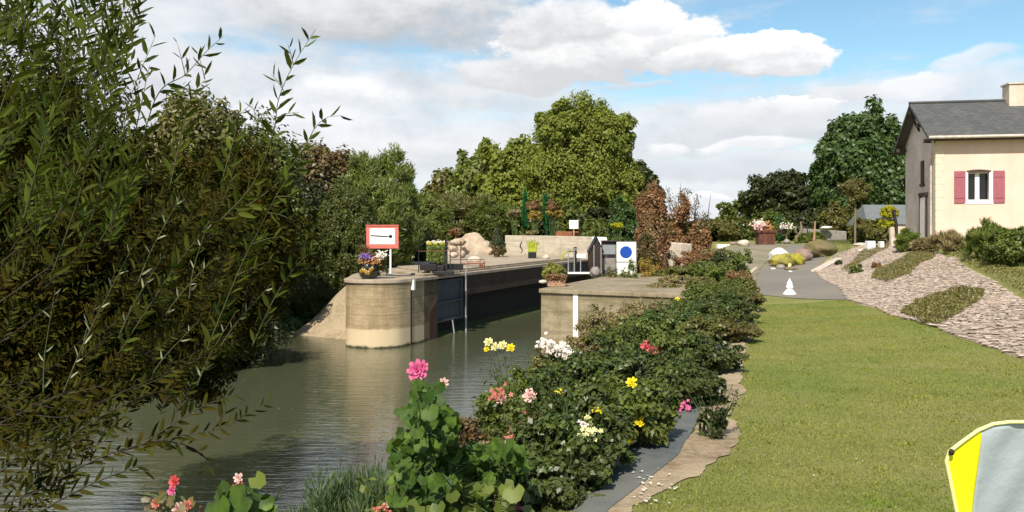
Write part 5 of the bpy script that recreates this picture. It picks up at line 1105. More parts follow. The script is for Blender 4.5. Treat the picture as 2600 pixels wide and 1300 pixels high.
# glazed pot with flowers
D = 27.95; c_ = at(936, 708, D); c_.z = 2.32
pt = empty('flower_pot', c_, 'round dark glazed pot full of violet and orange flowers on the quay nose', 'flower pot')
mb = MB(); mb.lathe(c_, [(.20, 0), (.30, .08), (.365, .25), (.37, .40), (.33, .50), (.30, .53), (.33, .56), (.35, .58), (.28, .58), (.26, .50)], 32); mb.build('bowl', M['glazed_dark'], pt, smooth=True)
mb = MB()
for k in range(7):
    a0 = R(-125 + k * 11); mb.blob((c_.x + .345 * math.cos(a0), c_.y + .345 * math.sin(a0), c_.z + .27 + .05 * math.sin(k * 1.3) + (.05 if k > 4 else 0)), (.075, .05, .10 - .008 * abs(k - 3)), .25, 1.4, 12, 8, k)
mb.build('glaze_patch', M['glazed_yellow'], pt, smooth=True)
P_, O_, _ = crown_pts((c_.x - .05, c_.y + .05, c_.z + .80), (.36, .32, .34), 60, 70, .25, .4, .2, 400); foliage('foliage', P_, O_, M['leaf_brown'], pt, .045, .03)
P_, O_, _ = crown_pts((c_.x + .42, c_.y + .05, c_.z + .45), (.20, .18, .34), 30, 60, .3, .4, .3, 401); foliage('trailing_foliage', P_, O_, M['leaf_olive'], pt, .045, .03)
for (px, py, r_, mt_, n_) in ((928, 649, 10, 'pet_violet', 30), (938, 652, 8, 'pet_violet', 26), (922, 652, 6, 'pet_violet', 20), (950, 655, 6, 'pet_blush', 14), (925, 663, 12, 'pet_orange', 30), (945, 662, 12, 'pet_orange', 30), (960, 660, 12, 'pet_orange', 30), (968, 646, 12, 'pet_white', 60), (962, 650, 8, 'pet_white', 30), (955, 668, 8, 'pet_orange', 20)):
    spray(at(px, py, D - .32), r_ / F * D * 1.3, n_, mt_, pt, .035)

# green flower box behind the gear
D = 31.6; fb = empty('flower_box', (at(1108, 0, D).x, D, 2.475), 'black framed planter with green hanging leaves and yellow flowers by the gate gear', 'planter')
x0, x1 = at(1086, 0, D).x, at(1131, 0, D).x; mb = MB(); mb.box(((x0 + x1) / 2, D + .1, 2.60), (x1 - x0 - .1, .40, .26)); mb.build('box', M['dark_steel'], fb, bevel=.01)
P_ = np.stack([rng.uniform(x0, x1, 5200), rng.normal(size=5200) * .13 + D, rng.uniform(at(0, 664, D).z, at(0, 621, D).z, 5200)], 1); k = (P_[:, 0] > x0 + .22 * (P_[:, 2] < 2.85)); P_ = P_[k]; foliage('foliage', P_, np.tile([-.2, -.8, .3], (len(P_), 1)), M['leaf_light'], fb, .08, .04, droop=.9)
for k in range(9): spray((x0 + (x1 - x0) * (k + .3) / 8.5, D - .12, at(0, 616 + 3 * math.sin(k * 2.1), D).z), .09, 16, ['pet_pale', 'pet_yellow', 'pet_white'][k % 3], fb, .035)

# stone pieces and log on the quay
surf('rock_brown', (.24, .17, .10), (.12, .09, .05), 3, .98, .6, 10, c3=(.16, .14, .05), s3=2, bdist=.06)
def stone(label, px, py, D, w_, h_, mat_, seed, dep=None, zg=None, amp=.22, name='stone', cat='stone', group=None, flat_=0.55):
    x = at(px, 0, D).x; zb = zg if zg is not None else at(px, py, D).z; r = w_ / 2 / F * D; hz_ = h_ / F * D
    mb = MB(); mb.blob((x, D, zb + hz_ * .45), (r, dep or r * .8, hz_ * .55), amp, 1.6, 22, 14, seed, 0.0); return mb.thing(name, M[mat_], label, cat, group, smooth=True)
D = 35.5
for i, (px, py, wd_, hh_, lb) in enumerate(((1152, 655, 24, 16, 'lowest beige block of the stacked stones on the quay'), (1174, 655, 18, 18, 'squat beige stone right of the stacked stones'), (1150, 640, 26, 16, 'second beige block of the stacked stones'), (1163, 624, 40, 18, 'topmost wide beige block of the stacked stones'))):
    a = at(px, py, D); mb = MB(); hh = hh_ / F * D; 
    mb.blob((a.x, a.y, a.z + hh * .5), (wd_ / 2 / F * D, .22, hh * .55), .22, 2.0, 20, 12, 20 + i); mb.thing('stone_block', M['masonry_mound' if i else 'rock_pale'], lb, 'stone', 'stones stacked on the quay', smooth=True)
stone('long pale log shaped stone lying on the quay', 1205, 655, 38, 34, 16, 'rock_pale', 31, .2, 2.475, name='stone_log')
mb = MB(); a0, a1 = at(1170, 676, 34), at(1228, 672, 34.2); mb.box(((a0.x + a1.x) / 2, 34.5, 2.60), (a1.x - a0.x, .45, .10)); mb.box((a0.x + .15, 34.5, 2.52), (.12, .4, .10)); mb.box((a1.x - .15, 34.5, 2.52), (.12, .4, .10)); mb.thing('bench', M['terracotta_pale'], 'low pinkish stone bench on the quay behind the thin rails', 'bench', bevel=.01)
mb = MB(); q = at(1043, 656, 44.5); mb.lathe((q.x, q.y, 2.40), [(.14, 0), (.14, .12), (.08, .18), (.07, .4), (.11, .5), (.06, .62), (.02, .68)], 14); mb.thing('bollard', M['rock_pale'], 'small pale stone figure at the left edge of the quay', 'bollard', smooth=True)
mb = MB(); q = at(1157, 603, 49.5); mb.tube([(q.x, q.y, 3.2), (q.x + .02, q.y, 4.0)], [.07, .05], 7); t = empty('planter_tree', (q.x, q.y, 3.2), 'small rusty bush on a stem above the left end of the earth mound', 'shrub'); mb.build('stem', M['rust'], t)
P_, O_, _ = crown_pts((q.x, q.y, 3.95), (.45, .3, .22), 26, 60, .3, .4, .3, 402); foliage('foliage', P_, O_, M['leaf_rust'], t, .09, .06)
D = 46; t = empty('planter_tree', (at(1267, 0, D).x, D, 2.475), 'dark cone shaped conifer rising from brown ragged leaves on the quay', 'conifer'); cx_ = at(1262, 0, D).x
g2 = np.random.default_rng(9); hh = g2.random(4200); z_ = 3.1 + hh * 1.3; r_ = (1 - hh) * .52 * g2.random(4200) ** .4; th = g2.random(4200) * 6.28; P_ = np.stack([cx_ + r_ * np.cos(th), D + r_ * np.sin(th), z_], 1); foliage('crown', P_, unit(np.stack([np.cos(th), np.sin(th), th * 0 + .4], 1)), M['leaf_dark'], t, .10, .05, droop=.8)
P_, O_, _ = crown_pts((cx_ + .08, D - .1, 2.95), (.46, .4, .42), 36, 70, .3, .3, .4, 403); foliage('lower_leaves', P_, O_, M['leaf_brown'], t, .12, .05, droop=1.0)
mb = MB(); mb.tube([(cx_, D, 2.45), (cx_, D, 3.6)], [.10, .04], 7); mb.build('trunk', M['bark'], t)
D = 44; xb = at(1352, 0, D).x; t = empty('planter', (xb, D, 2.475), 'lime green box planter on a black base before the white wall', 'planter')
mb = MB(); mb.prism([(xb - .22, D - .2), (xb + .20, D - .2), (xb + .22, D + .2), (xb - .24, D + .2)], 2.475, 2.80); mb.build('base', M['dark_steel'], t, bevel=.02); mb = MB(); mb.box((xb, D, 3.07), (.50, .40, .54)); mb.build('box', M['lime_paint'], t, bevel=.05)
P_ = np.array([xb, D - .02, 3.28]) + rng.normal(size=(500, 3)) * np.array([.15, .12, .07]); foliage('foliage', P_, rand_dirs(500), M['leaf_lime'], t, .07, .04)
stone('small beige dome stone at the right end of the quay', 1386, 662, 42.5, 18, 12, 'rock_pale', 33, .15, 2.46)
mb = MB(); D = 50.8; q = at(1325, 0, 50); mb.tube([(q.x, D, 3.3), (q.x - .10, D - .04, 3.0), (q.x + .05, D - .04, 2.75), (q.x - .05, D - .04, 2.55)], [.03, .05, .035, .02], 6); mb.thing('hook', M['rust_brown'], 'small dark iron hook on the white wall', 'hook')
# white sign over the wall
D = 51.5; ws = empty('sign', (at(1457, 0, D).x, D, 3.4), 'small blank white sign on a pinkish post above the wall', 'sign'); x = at(1457, 0, D).x
mb = MB(); mb.box((x + .0, D, (at(0, 559, D).z + at(0, 581, D).z) / 2), (at(1468, 0, D).x - at(1445, 0, D).x, .04, at(0, 559, D).z - at(0, 581, D).z)); mb.build('board', M['sign_white'], ws, bevel=.01)
mb = MB(); mb.box((x, D + .05, (3.0 + at(0, 575, D).z) / 2), (.09, .05, at(0, 575, D).z - 3.0)); mb.build('post', M['terracotta_pale'], ws); mb = MB(); mb.box((x, D - .023, at(0, 570, D).z), (.018, .006, .42)); mb.build('seam', M['rock_grey'], ws)
D = 52.5; mb = MB(); a0, a1 = at(1411, 0, D).x, at(1469, 0, D).x; mb.box(((a0 + a1) / 2, D, 3.72), (a1 - a0, .5, .42)); t = mb.thing('planter', M['terracotta'], 'long terracotta trough behind the wall under the white sign', 'planter', bevel=.02)

# right quay gear: rails, black panel, hut, cabinet, board
D = 30.3; z = lambda py: at(0, py, D).z; x_ = lambda px: at(px, 0, D).x
gt = empty('lock_gate', (x_(1465), D, 2.32), 'black upper lock gate panel with thin grey handrails on the right quay', 'lock gate')
mb = MB(); mb.box(((x_(1426) + x_(1497)) / 2, D + .35, (2.36 + z(672)) / 2), (x_(1497) - x_(1426), .10, z(672) - 2.36)); mb.build('panel', M['dark_steel'], gt, bevel=.01)
mb = MB(); mb.box(((x_(1441) + x_(1496)) / 2, D - .05, 2.40), (x_(1496) - x_(1441), .5, .05)); mb.build('walkway', M['white_paint'], gt)
for px, t0 in ((1442, 630), (1457, 634), (1473, 655)): mb = MB(); mb.tube([(x_(px), D - .2, 2.35), (x_(px), D - .2, z(t0))], .018, 6); mb.build('rail_post', M['grey_steel'], gt)
mb = MB(); mb.tube([(x_(1440), D - .2, z(632)), (x_(1480), D - .2, z(632))], .016, 6); mb.build('handrail', M['grey_steel'], gt)
mb = MB(); mb.box((x_(1460), D - .1, z(652)), (.12, .12, .50)); mb.lathe((x_(1460), D - .1, z(634)), [(.05, 0), (.09, .05), (.05, .10), (0, .11)], 10); mb.build('crank_post', M['dark_steel'], gt)
mb = MB(); mb.box((x_(1475), D - .1, z(650)), (.36, .25, .16)); mb.build('crank_cover', M['bare_white'], gt, bevel=.03)
mb = MB(); a = x_(1426); mb.tube([(x_(1426), D - .1, z(660)), (x_(1430), D - .1, z(645)), (x_(1440), D - .1, z(638)), (x_(1456), D - .1, z(637))], .03, 6); mb.build('crank_handle', M['lime_paint'], gt)
D = 30.9; hutp = [(1497, 703), (1497, 640), (1504, 622), (1515, 606), (1524, 616), (1530, 640), (1531, 703)]
ht = empty('hut', (x_(1515), D, 2.32), 'narrow dark boarded hut with a pointed roof', 'hut'); mb = MB(); P3 = [at(px, py, D) for px, py in hutp]; P3[0].z = P3[-1].z = 2.3; n = len(P3)
mb.add([tuple(p) for p in P3] + [(p.x, p.y + .7, p.z) for p in P3], [tuple(range(n)), tuple(range(2 * n - 1, n - 1, -1))] + [(i, i + n, (i + 1) % n + n, (i + 1) % n) for i in range(n)]); mb.build('wall', M['dark_timber'], ht)
for px, t0 in ((1499, 638), (1508, 622), (1517, 615), (1526, 625)): mb = MB(); mb.box((at(px, 0, D).x, D - .012, (2.34 + at(0, t0, D).z) / 2), (.03, .025, at(0, t0, D).z - 2.34)); mb.build('batten', M['rust_brown'] if px % 2 else M['grey_steel'], ht)
mb = MB()
for a, b_ in (((1495, 642), (1515, 603)), ((1515, 603), (1533, 642))): p, q = at(*a, D), at(*b_, D); mb.add([(p.x, D - .06, p.z), (q.x, D - .06, q.z), (q.x, D - .06, q.z + .05), (p.x, D - .06, p.z + .05), (p.x, D + .76, p.z), (q.x, D + .76, q.z), (q.x, D + .76, q.z + .05), (p.x, D + .76, p.z + .05)], [(0, 1, 2, 3), (7, 6, 5, 4), (3, 2, 6, 7), (0, 4, 5, 1), (0, 3, 7, 4), (1, 5, 6, 2)])
mb.build('roof', M['dark_steel'], ht)
stone('rounded dark grey boulder before the pointed hut', 1511, 700, 29.4, 26, 26, 'rock_grey', 35, .25, 2.30)
D = 31.3; cbn = empty('cabinet', (at(1546, 0, D).x, D, 2.3), 'grey metal control cabinet with black slots between hut and board', 'cabinet')
a0, a1 = at(1529, 0, D).x, at(1564.5, 0, D).x; zt = at(0, 613, D).z; mb = MB(); mb.box(((a0 + a1) / 2, D + .2, (2.3 + zt) / 2), (a1 - a0, .4, zt - 2.3)); mb.build('body', M['gate_steel'], cbn, bevel=.01)
def cb(name, p0, p1, q0, q1, mt_, th=.02): mb = MB(); A_, B_ = at(p0, q0, D), at(p1, q1, D); mb.box(((A_.x + B_.x) / 2, D - th / 2, (A_.z + B_.z) / 2), (B_.x - A_.x, th, A_.z - B_.z)); return mb.build(name, M[mt_], cbn)
cb('top_slot', 1531, 1563, 614.5, 620, 'sign_black'); cb('door', 1530, 1563, 621.5, 645.5, 'grey_steel' if False else 'cab_grey' if 'cab_grey' in M else 'gate_steel'); cb('slot', 1542, 1560, 646.5, 653, 'sign_black'); cb('slot', 1530.5, 1537, 646.5, 653, 'sign_black'); cb('lower_panel', 1530, 1563, 655, 686, 'rock_grey')
mb = MB(); mb.box(((a0 + a1) / 2, D + .16, zt + .02), (a1 - a0 + .06, .52, .04)); mb.build('roof', M['wood_dark'], cbn)
D = 31.0; bd = empty('signboard', (at(1590, 0, D).x, D, 2.3), 'tall white board with a large blue disc beside the grey cabinet', 'signboard')
a0, a1 = at(1565.5, 0, D).x, at(1614, 0, D).x; zt, zm = at(0, 613.5, D).z, at(0, 665.5, D).z
mb = MB(); mb.box(((a0 + a1) / 2, D, (zt + zm) / 2 + .008), (a1 - a0, .06, zt - zm - .02)); up_ = mb.build('upper_panel', M['sign_white'], bd, bevel=.004)
mb = MB(); mb.box(((a0 + a1) / 2, D, (2.3 + zm) / 2 - .01), (a1 - a0, .06, zm - 2.3 - .02)); mb.build('lower_panel', M['sign_white'], bd, bevel=.004)
mb = MB(); mb.box((a1 + .02, D + .01, (2.3 + zt) / 2), (.035, .09, zt - 2.3)); mb.build('edge_post', M['rock_grey'], bd); mb = MB(); mb.box(((a0 + a1) / 2 + .01, D + .01, zt + .012), (a1 - a0 + .05, .10, .024)); mb.build('cap', M['wood_dark'], bd)
mb = MB(); cx_, cz_ = at(1589, 0, D).x, at(0, 640.3, D).z; rr = 15.4 / F * D; N_ = 48; flat([(cx_ + rr * math.cos(2 * math.pi * i / N_), cz_ + rr * math.sin(2 * math.pi * i / N_)) for i in range(N_)], D - .036); mb.build('blue_disc', M['sign_blue'], up_)
# terracotta planter on the quay corner and lime bush
D = 24.2; tp_ = empty('planter', (at(1411, 0, D).x, D, 2.32), 'low terracotta planter with rust coloured plants on the quay corner', 'planter'); a0, a1 = at(1387, 0, D).x, at(1437, 0, D).x
mb = MB(); mb.prism([(a0 + .03, D - .22), (a1 - .03, D - .22), (a1 - .03, D + .22), (a0 + .03, D + .22)], 2.32, 2.50); mb.build('box', M['terracotta_pale'], tp_, bevel=.02)
P_ = np.stack([rng.uniform(a0, a1, 3200), D + rng.normal(size=3200) * .12, 2.50 + rng.random(3200) * .17], 1); foliage('foliage', P_, np.tile([0, -.3, 1.0], (3200, 1)), M['leaf_terracotta'] if 'leaf_terracotta' in M else M['leaf_rust'], tp_, .05, .035)
clipped('lime green bush behind the terracotta planter', 1405, 668, 27.0, 54, 'leaf_lime2' if 'leaf_lime2' in M else 'leaf_light', 410, zb=2.32, nclump=120, per=110, ln=.06, wd=.04, ry=.3)
stone('small cream stone on the chamber edge of the quay corner', 1379, 714, 25.5, 20, 9, 'rock_pale', 37, .12, 2.32)

# garden stones
for lb, px, py, D, w_, h_, mt_, nm in (('pink white rock at the left end of the garden wall', 1736, 610, 43, 20, 12, 'rock_pale', 'rock'), ('beige rock in the middle of the garden wall', 1792, 611, 43, 22, 12, 'rock_pale', 'rock'), ('low pink beige rock between the white block and the domed stone', 1863, 614, 42, 20, 9, 'rock_pinkish', 'rock'),
   ('domed tan stone left of the rusty planter', 1888, 617, 41, 30, 18, 'rock_pale', 'rock'), ('small pinkish pointed rock above the garden wall', 1821, 597, 44, 10, 10, 'rock_pale', 'rock'), ('white lilac rock in the brown heather', 1773, 673, 31, 16, 13, 'rock_white', 'rock'),
   ('white flat stone on a dark base in the olive cushions', 1772, 700, 26, 14, 9, 'rock_white', 'rock'), ('tiny white stone near the rose bushes', 1787, 707, 25.3, 9, 5, 'rock_white', 'rock'), ('pale rock at the left end of the rock edging', 1663, 711, 27, 30, 8, 'rock_pale', 'rock'), ('small pale rock in the rock edging', 1682, 713, 26.5, 12, 6, 'rock_pale', 'rock'),
   ('long pale stone in the rock edging', 1740, 712, 26, 44, 6, 'rock_pale', 'rock'), ('pale edging stone nearest the road', 1773, 712, 26, 26, 6, 'rock_pale', 'rock')):
    q = ground_at(px, D); stone(lb, px, py, D, w_, h_, mt_, px * .37, None, q.z - .02, name=nm, cat='rock', group='garden rocks')
D = 27; stone('upright cream yellow stone standing in the bed', 1811, 690, D, 15, 36, 'rock_cream', 71, .10, ground_at(1811, D).z + .05, .12, name='standing_stone')
stone('thin beige upright stone right of the cream one', 1826, 688, D, 7, 30, 'rock_pale', 72, .06, ground_at(1826, D).z + .05, .15, name='standing_stone')
D = 42; mb = MB(); a = at(1836, 614, D); mb.box((a.x, D, ground_at(1836, D).z + .14), (.66, .4, .32)); mb.thing('stone_block', M['bare_white'], 'bright white rectangular block by the road head', 'block', bevel=.03)
D = 38; mb = MB()
P4 = [(at(px, 0, D + k_).x, D + k_) for px, k_ in ((1672, 0), (1700, .3), (1730, .5), (1757, .9))]; mb.prism(P4 + [(p[0], p[1] + .5) for p in P4[::-1]], 2.2, [3.46, 3.44, 3.40, 3.34, 3.34, 3.40, 3.44, 3.46]); mb.thing('garden_wall', M['rock_pale'], 'low pale rubble wall behind the garden bed', 'wall', bevel=.05)
# rusty planter and its plants at the road head
D = 44; x0, x1 = at(1920, 0, D).x, at(1965, 0, D).x; zb = ground_at(1942, D).z; zt = at(0, 584, D).z; t = empty('planter', ((x0 + x1) / 2, D, zb), 'large rusty brown planter at the far left end of the road', 'planter')
mb = MB(); mb.prism([(x0 + .08, D - .3), (x1 - .04, D - .3), (x1 - .04, D + .4), (x0 + .08, D + .4)], zb - .1, zt - .02); mb.add([(x0, D - .36, zt - .14), (x1 + .04, D - .36, zt - .14), (x1 + .04, D - .36, zt), (x0, D - .36, zt), (x0, D + .46, zt - .14), (x1 + .04, D + .46, zt - .14), (x1 + .04, D + .46, zt), (x0, D + .46, zt)], [(0, 1, 2, 3), (3, 2, 6, 7), (7, 6, 5, 4), (0, 4, 5, 1), (0, 3, 7, 4), (1, 5, 6, 2)]); mb.build('box', M['rust_box'] if 'rust_box' in M else M['rust'], t)
spray(at(1927, 573, D), .36, 120, 'pet_blush', t, .07); spray(at(1930, 568, D), .3, 60, 'pet_white', t, .06); spray(at(1947, 575, D), .3, 110, 'pet_orange', t, .07)
D = 46; zb = ground_at(1992, D).z; t = empty('planter', (at(1994, 0, D).x, D, zb), 'round pale flowered bowl on a thin stem beyond the road', 'planter'); c_ = at(1993, 576, D); mb = MB(); mb.tube([(c_.x + .1, D, zb), (c_.x + .1, D, c_.z)], .04, 7); mb.build('stem', M['bark_pale'], t)
P_, O_, _ = crown_pts(c_, (.33, .28, .22), 30, 60, .3, .5, .15, 420); foliage('foliage', P_, O_, M['leaf_dry'], t, .07, .05); spray(c_ + Vector((-.05, -.25, .05)), .33, 70, 'pet_white', t, .05)
mb = MB(); mb.lathe((c_.x - .12, D + .1, c_.z - .45), [(.02, 0), (.16, .02), (.24, .26), (.22, .27), (.0, .25)], 14); mb.build('bowl', M['wood_dark'], t)
D = 45.5; mb = MB(); a = at(2066, 623, D); mb.tube([(a.x, D, ground_at(2066, D).z - .1), at(2070, 561, D)], [.085, .035], 7); mb.thing('pole', M['terracotta_pale'], 'plain pinkish pole leaning slightly at the far edge of the road', 'pole')
mb = MB(); mb.tube([(at(2050, 0, 47).x, 47, 2.9), at(2050, 574, 47)], .04, 6); mb.thing('fence_post', M['wood_dark'], 'thin dark fence post left of the pinkish pole', 'post')
D = 45; t_ = MB(); g3 = [at(2022, 623, D), at(2022, 602, D), at(2027, 596, D), at(2033, 590, D), at(2036, 582, D), at(2034, 572, D), at(2033, 562, D)]; g3[0].z = ground_at(2022, D).z - .1; t_.tube(g3, [.07, .075, .06, .08, .09, .06, .02], 8); t_.tube([at(2027, 596, D), at(2020, 587, D), at(2020, 576, D), at(2024, 574, D)], [.06, .06, .07, .03], 8); t_.thing('driftwood', M['bark_pale'], 'pale twisted driftwood trunk standing at the far edge of the road', 'driftwood', smooth=True)
stone('round grey rock under the flowered bowl', 1998, 611, 45, 18, 12, 'rock_grey', 77, None, ground_at(1998, 45).z)
D = 52; P4 = [(at(px, 0, D).x, D + .3 * k_) for k_, px in enumerate((2036, 2075, 2110, 2165))]; mb = MB(); mb.prism(P4 + [(p[0], p[1] + .5) for p in P4[::-1]], 2.8, [at(0, 580, D).z, at(0, 582, D).z, at(0, 584, D).z, at(0, 587, D).z][:4] + [at(0, 587, D).z, at(0, 584, D).z, at(0, 582, D).z, at(0, 580, D).z]); mb.thing('garden_wall', M['rock_grey'], 'grey stone wall beyond the far edge of the road', 'wall', bevel=.05)
stone('flat pale stone lying on the grey wall', 2099, 580, 52.2, 30, 7, 'rock_white', 78, .25, at(0, 581, 52).z)
D = 47; c_ = at(1976, 570, D); t = empty('climbing_plant', (c_.x, D, ground_at(1976, D).z), 'emerald green climber beside the flowered bowl', 'climber'); mb = MB(); mb.tube([(c_.x, D, 3.0), (c_.x + .1, D, 3.9), at(1984, 545, D)], [.03, .02, .01], 5); mb.build('stem', M['stem_green'], t)
P_ = np.concatenate([np.array([c_.x + .12 * math.sin(s_ * 5) + .15 * s_, D, 3.2 + s_ * 1.6]) + rng.normal(size=(90, 3)) * .09 for s_ in np.linspace(0, 1, 9)]); foliage('foliage', P_, rand_dirs(len(P_)), M['leaf_emerald'], t, .08, .05)

# boulders on the road
def boulder(label, px, py, D, w_, h_, mt_, seed, dep=None, amp=.22, sx=0): return stone(label, px, py, D, w_, h_, mt_, seed, dep, ground_at(px, D).z - .03, amp, name='boulder', cat='boulder', group='boulders lying on the road')
boulder('white boulder at the left of the boulder group', 1978, 685, 33.0, 50, 42, 'rock_white', 81, .55, .24)
boulder('olive mossy boulder before the white one', 1987, 688, 32.0, 58, 32, 'rock_moss', 82, .45, .32)
boulder('bright yellow green boulder in the middle of the group', 2022, 684, 32.2, 40, 30, 'rock_lime' if 'rock_lime' in M else 'rock_moss', 83, .4, .28)
boulder('pink grey boulder right of the yellow green one', 2038, 680, 33.6, 42, 34, 'rock_pinkish', 84, .45, .28)
boulder('largest brown earth boulder at the right road edge', 2080, 680, 34.6, 66, 44, 'rock_brown', 85, .9, .28)
boulder('small grey rock at the foot of the mossy boulder', 1983, 690, 31.3, 22, 12, 'rock_grey', 86, .2)
boulder('small flat brown stone in front of the group', 2008, 694, 30.8, 34, 8, 'rock_brown', 87, .25)
boulder('white pebble lying left before the group', 1963, 686, 31.2, 12, 5, 'rock_white', 88, .1)
boulder('white pebble lying nearest the white finial', 2007, 696, 30.0, 11, 5, 'rock_white', 89, .1)
boulder('cream triangular chip on the yellow green boulder', 2005, 678, 31.5, 8, 12, 'rock_cream', 90, .06, .3)
# finial on the lawn edge
q = G(2005, 748); zz = h1(*q); s_ = q[1] / F; sc = 42 * s_ / 1.0
fn = empty('stone_finial', (q[0], q[1], zz), 'white stone flame finial on a stepped base at the end of the road', 'finial')
mb = MB(); W_ = 17 * s_; mb.lathe((q[0], q[1], zz), [(W_, 0), (W_, .02), (W_ * .93, .035), (W_ * .80, .055), (W_ * .66, .085), (W_ * .58, .105), (W_ * .44, .125), (W_ * .36, .135)], 24); mb.build('base', M['bare_white'], fn, smooth=True)
mb = MB(); mb.lathe((q[0], q[1], zz), [(W_ * .34, .13), (W_ * .50, .155), (W_ * .55, .19), (W_ * .46, .225), (W_ * .40, .245), (W_ * .46, .265), (W_ * .36, .30), (W_ * .20, .345), (W_ * .07, .385), (.002, .40)], 20); mb.build('flame', M['bare_white'], fn, smooth=True)

# yellow topiary group and white boxes
D = 34; tg = empty('topiary', (at(2255, 0, D).x, D, ground_at(2255, D).z), 'two tiered yellow green topiary tied to a dark leaning post', 'topiary')
for nm, px, py, w_, h_, mt_, sd in (('upper_tier', 2257, 540, 43, 34, 'leaf_lime', 1), ('lower_tier', 2252, 567, 42, 22, 'leaf_lime', 2), ('body', 2246, 593, 34, 40, 'leaf_olive', 3)):
    P_, O_, _ = crown_pts(at(px, py, D), (w_ / 2 / F * D, w_ / 2.4 / F * D, h_ / 2 / F * D), 90, 110, .16, .6, .06, 430 + sd); foliage(nm, P_, O_, M[mt_], tg, .05, .03, rnd=.4)
mb = MB(); mb.tube([at(2277, 606, D - .3), at(2275, 570, D - .32), at(2268, 532, D - .35)], [.055, .075, .06], 7); mb.build('post', M['dark_timber'], tg); mb = MB(); mb.tube([at(2240, 552, D - .25), at(2272, 560, D - .3)], .03, 6); mb.build('tie', M['dark_timber'], tg)
mb = MB(); mb.tube([(at(2251, 0, D).x, D, ground_at(2255, D).z - .1), at(2251, 600, D)], [.09, .07], 7); mb.build('trunk', M['bark_pale'], tg)
D = 33.4; mb = MB(); g0 = ground_at(2268, D).z; mb.add([(at(2263, 0, D).x, D, g0 - .05), (at(2276, 0, D).x, D, g0 - .05), (at(2271, 0, D).x, D, at(0, 578, D).z), (at(2260, 0, D).x, D, at(0, 578, D).z), (at(2263, 0, D).x, D + .15, g0 - .05), (at(2276, 0, D).x, D + .15, g0 - .05), (at(2271, 0, D).x, D + .15, at(0, 578, D).z), (at(2260, 0, D).x, D + .15, at(0, 578, D).z)], [(0, 1, 2, 3), (7, 6, 5, 4), (0, 4, 5, 1), (3, 2, 6, 7), (0, 3, 7, 4), (1, 5, 6, 2)]); mb.thing('standing_stone', M['rock_pale'], 'pale leaning slab in front of the yellow topiary', 'stone', bevel=.02)
for lb, p0, p1, py in (('larger white box left of the topiary', 2203, 2223, 612), ('smaller white box at the foot of the topiary', 2236, 2245, 613)):
    D = 32.5; g0 = ground_at((p0 + p1) / 2, D).z; A_, B_ = at(p0, py, D), at(p1, py, D); zt = max(A_.z, g0 + .2); mb = MB(); mb.box(((A_.x + B_.x) / 2, D + .12, (g0 - .05 + zt) / 2), (B_.x - A_.x, .26, zt - g0 + .05)); mb.thing('box', M['bare_white'], lb, 'box', 'white boxes beside the topiary', bevel=.01)
g0 = h1(*G(2320, 610)); 
for i, (px, D, w_, h_) in enumerate(((2292, 32.0, 44, 16), (2325, 31.5, 52, 20), (2300, 30.8, 50, 10), (2195, 33, 40, 8), (2185, 39, 34, 10))): stone(['pale rock between topiary and house', 'large pale rock at the house corner', 'low pale rock in front of the house corner', 'low pale rock left of the white boxes', 'pale rock beside the sapling'][i], px, 0, D, w_, h_, 'rock_pale', 440 + i, None, ground_at(px, D).z - .04, .3, name='rock', cat='rock', group='rocks along the top of the slope')
# white kerb slab at the road edge and pale line opposite
def strip(name, label, p, q, w_, hgt_, mt_, cat): 
    a, b_ = Vector(G(*p)), Vector(G(*q)); d_ = (b_ - a).normalized(); n_ = Vector((-d_.y, d_.x)) * w_ / 2; z0, z1 = h1(*a), h1(*b_); mb = MB(); c4 = [(a - n_, z0), (b_ - n_, z1), (b_ + n_, z1), (a + n_, z0)]
    mb.add([(v.x, v.y, z_ - .05) for v, z_ in c4] + [(v.x, v.y, z_ + hgt_) for v, z_ in c4], [(3, 2, 1, 0), (4, 5, 6, 7), (0, 1, 5, 4), (1, 2, 6, 5), (2, 3, 7, 6), (3, 0, 4, 7)]); return mb.thing(name, M[mt_], label, cat, bevel=.01)
strip('kerb', 'white kerb slab lying along the right road edge', (2070, 690), (2130, 658), .30, .06, 'rock_pale', 'kerb')
strip('kerb', 'pale thin kerb at the left road edge', (1898, 700), (1920, 680), .12, .03, 'rock_pale', 'kerb')

# pop-up tent at the lower right
surf('tent_yellow', (.86, .82, .005), (.80, .76, .005), 3, .55, .10, 5, bdist=.02)
surf('tent_grey', (.44, .49, .52), (.30, .35, .39), 1.6, .5, .10, 2.2, bdist=.06, c3=(.37, .42, .46), s3=2.4, detail=2)
surf('tent_rim', (.74, .72, .30), (.66, .64, .26), 8, .5, .05)
D = 3.3; tn = empty('pop_up_tent', (at(2560, 0, D).x, D, 2.4), 'yellow and grey fabric pop up tent on the lawn at the lower right', 'tent')
out = [(2448, 1420), (2428, 1300), (2412, 1220), (2402, 1168), (2410, 1145), (2440, 1122), (2482, 1092), (2520, 1076), (2560, 1071), (2640, 1070), (2720, 1078), (2800, 1110), (2860, 1180), (2890, 1300), (2900, 1420)]
O3 = [at(px, py, D) for px, py in out]
def dep(i, s_):                                     # fabric bulges back from the hoop
    p = O3[i]; c_ = Vector((at(2640, 0, D).x, D, 2.42)); q = p.lerp(c_, s_); return Vector((q.x, q.y + .10 * math.sin(math.pi * min(1, s_ * 1.2)) - .10 * (1 - s_) * 0 + .012 * math.sin(s_ * 17 + i * 1.9), q.z))
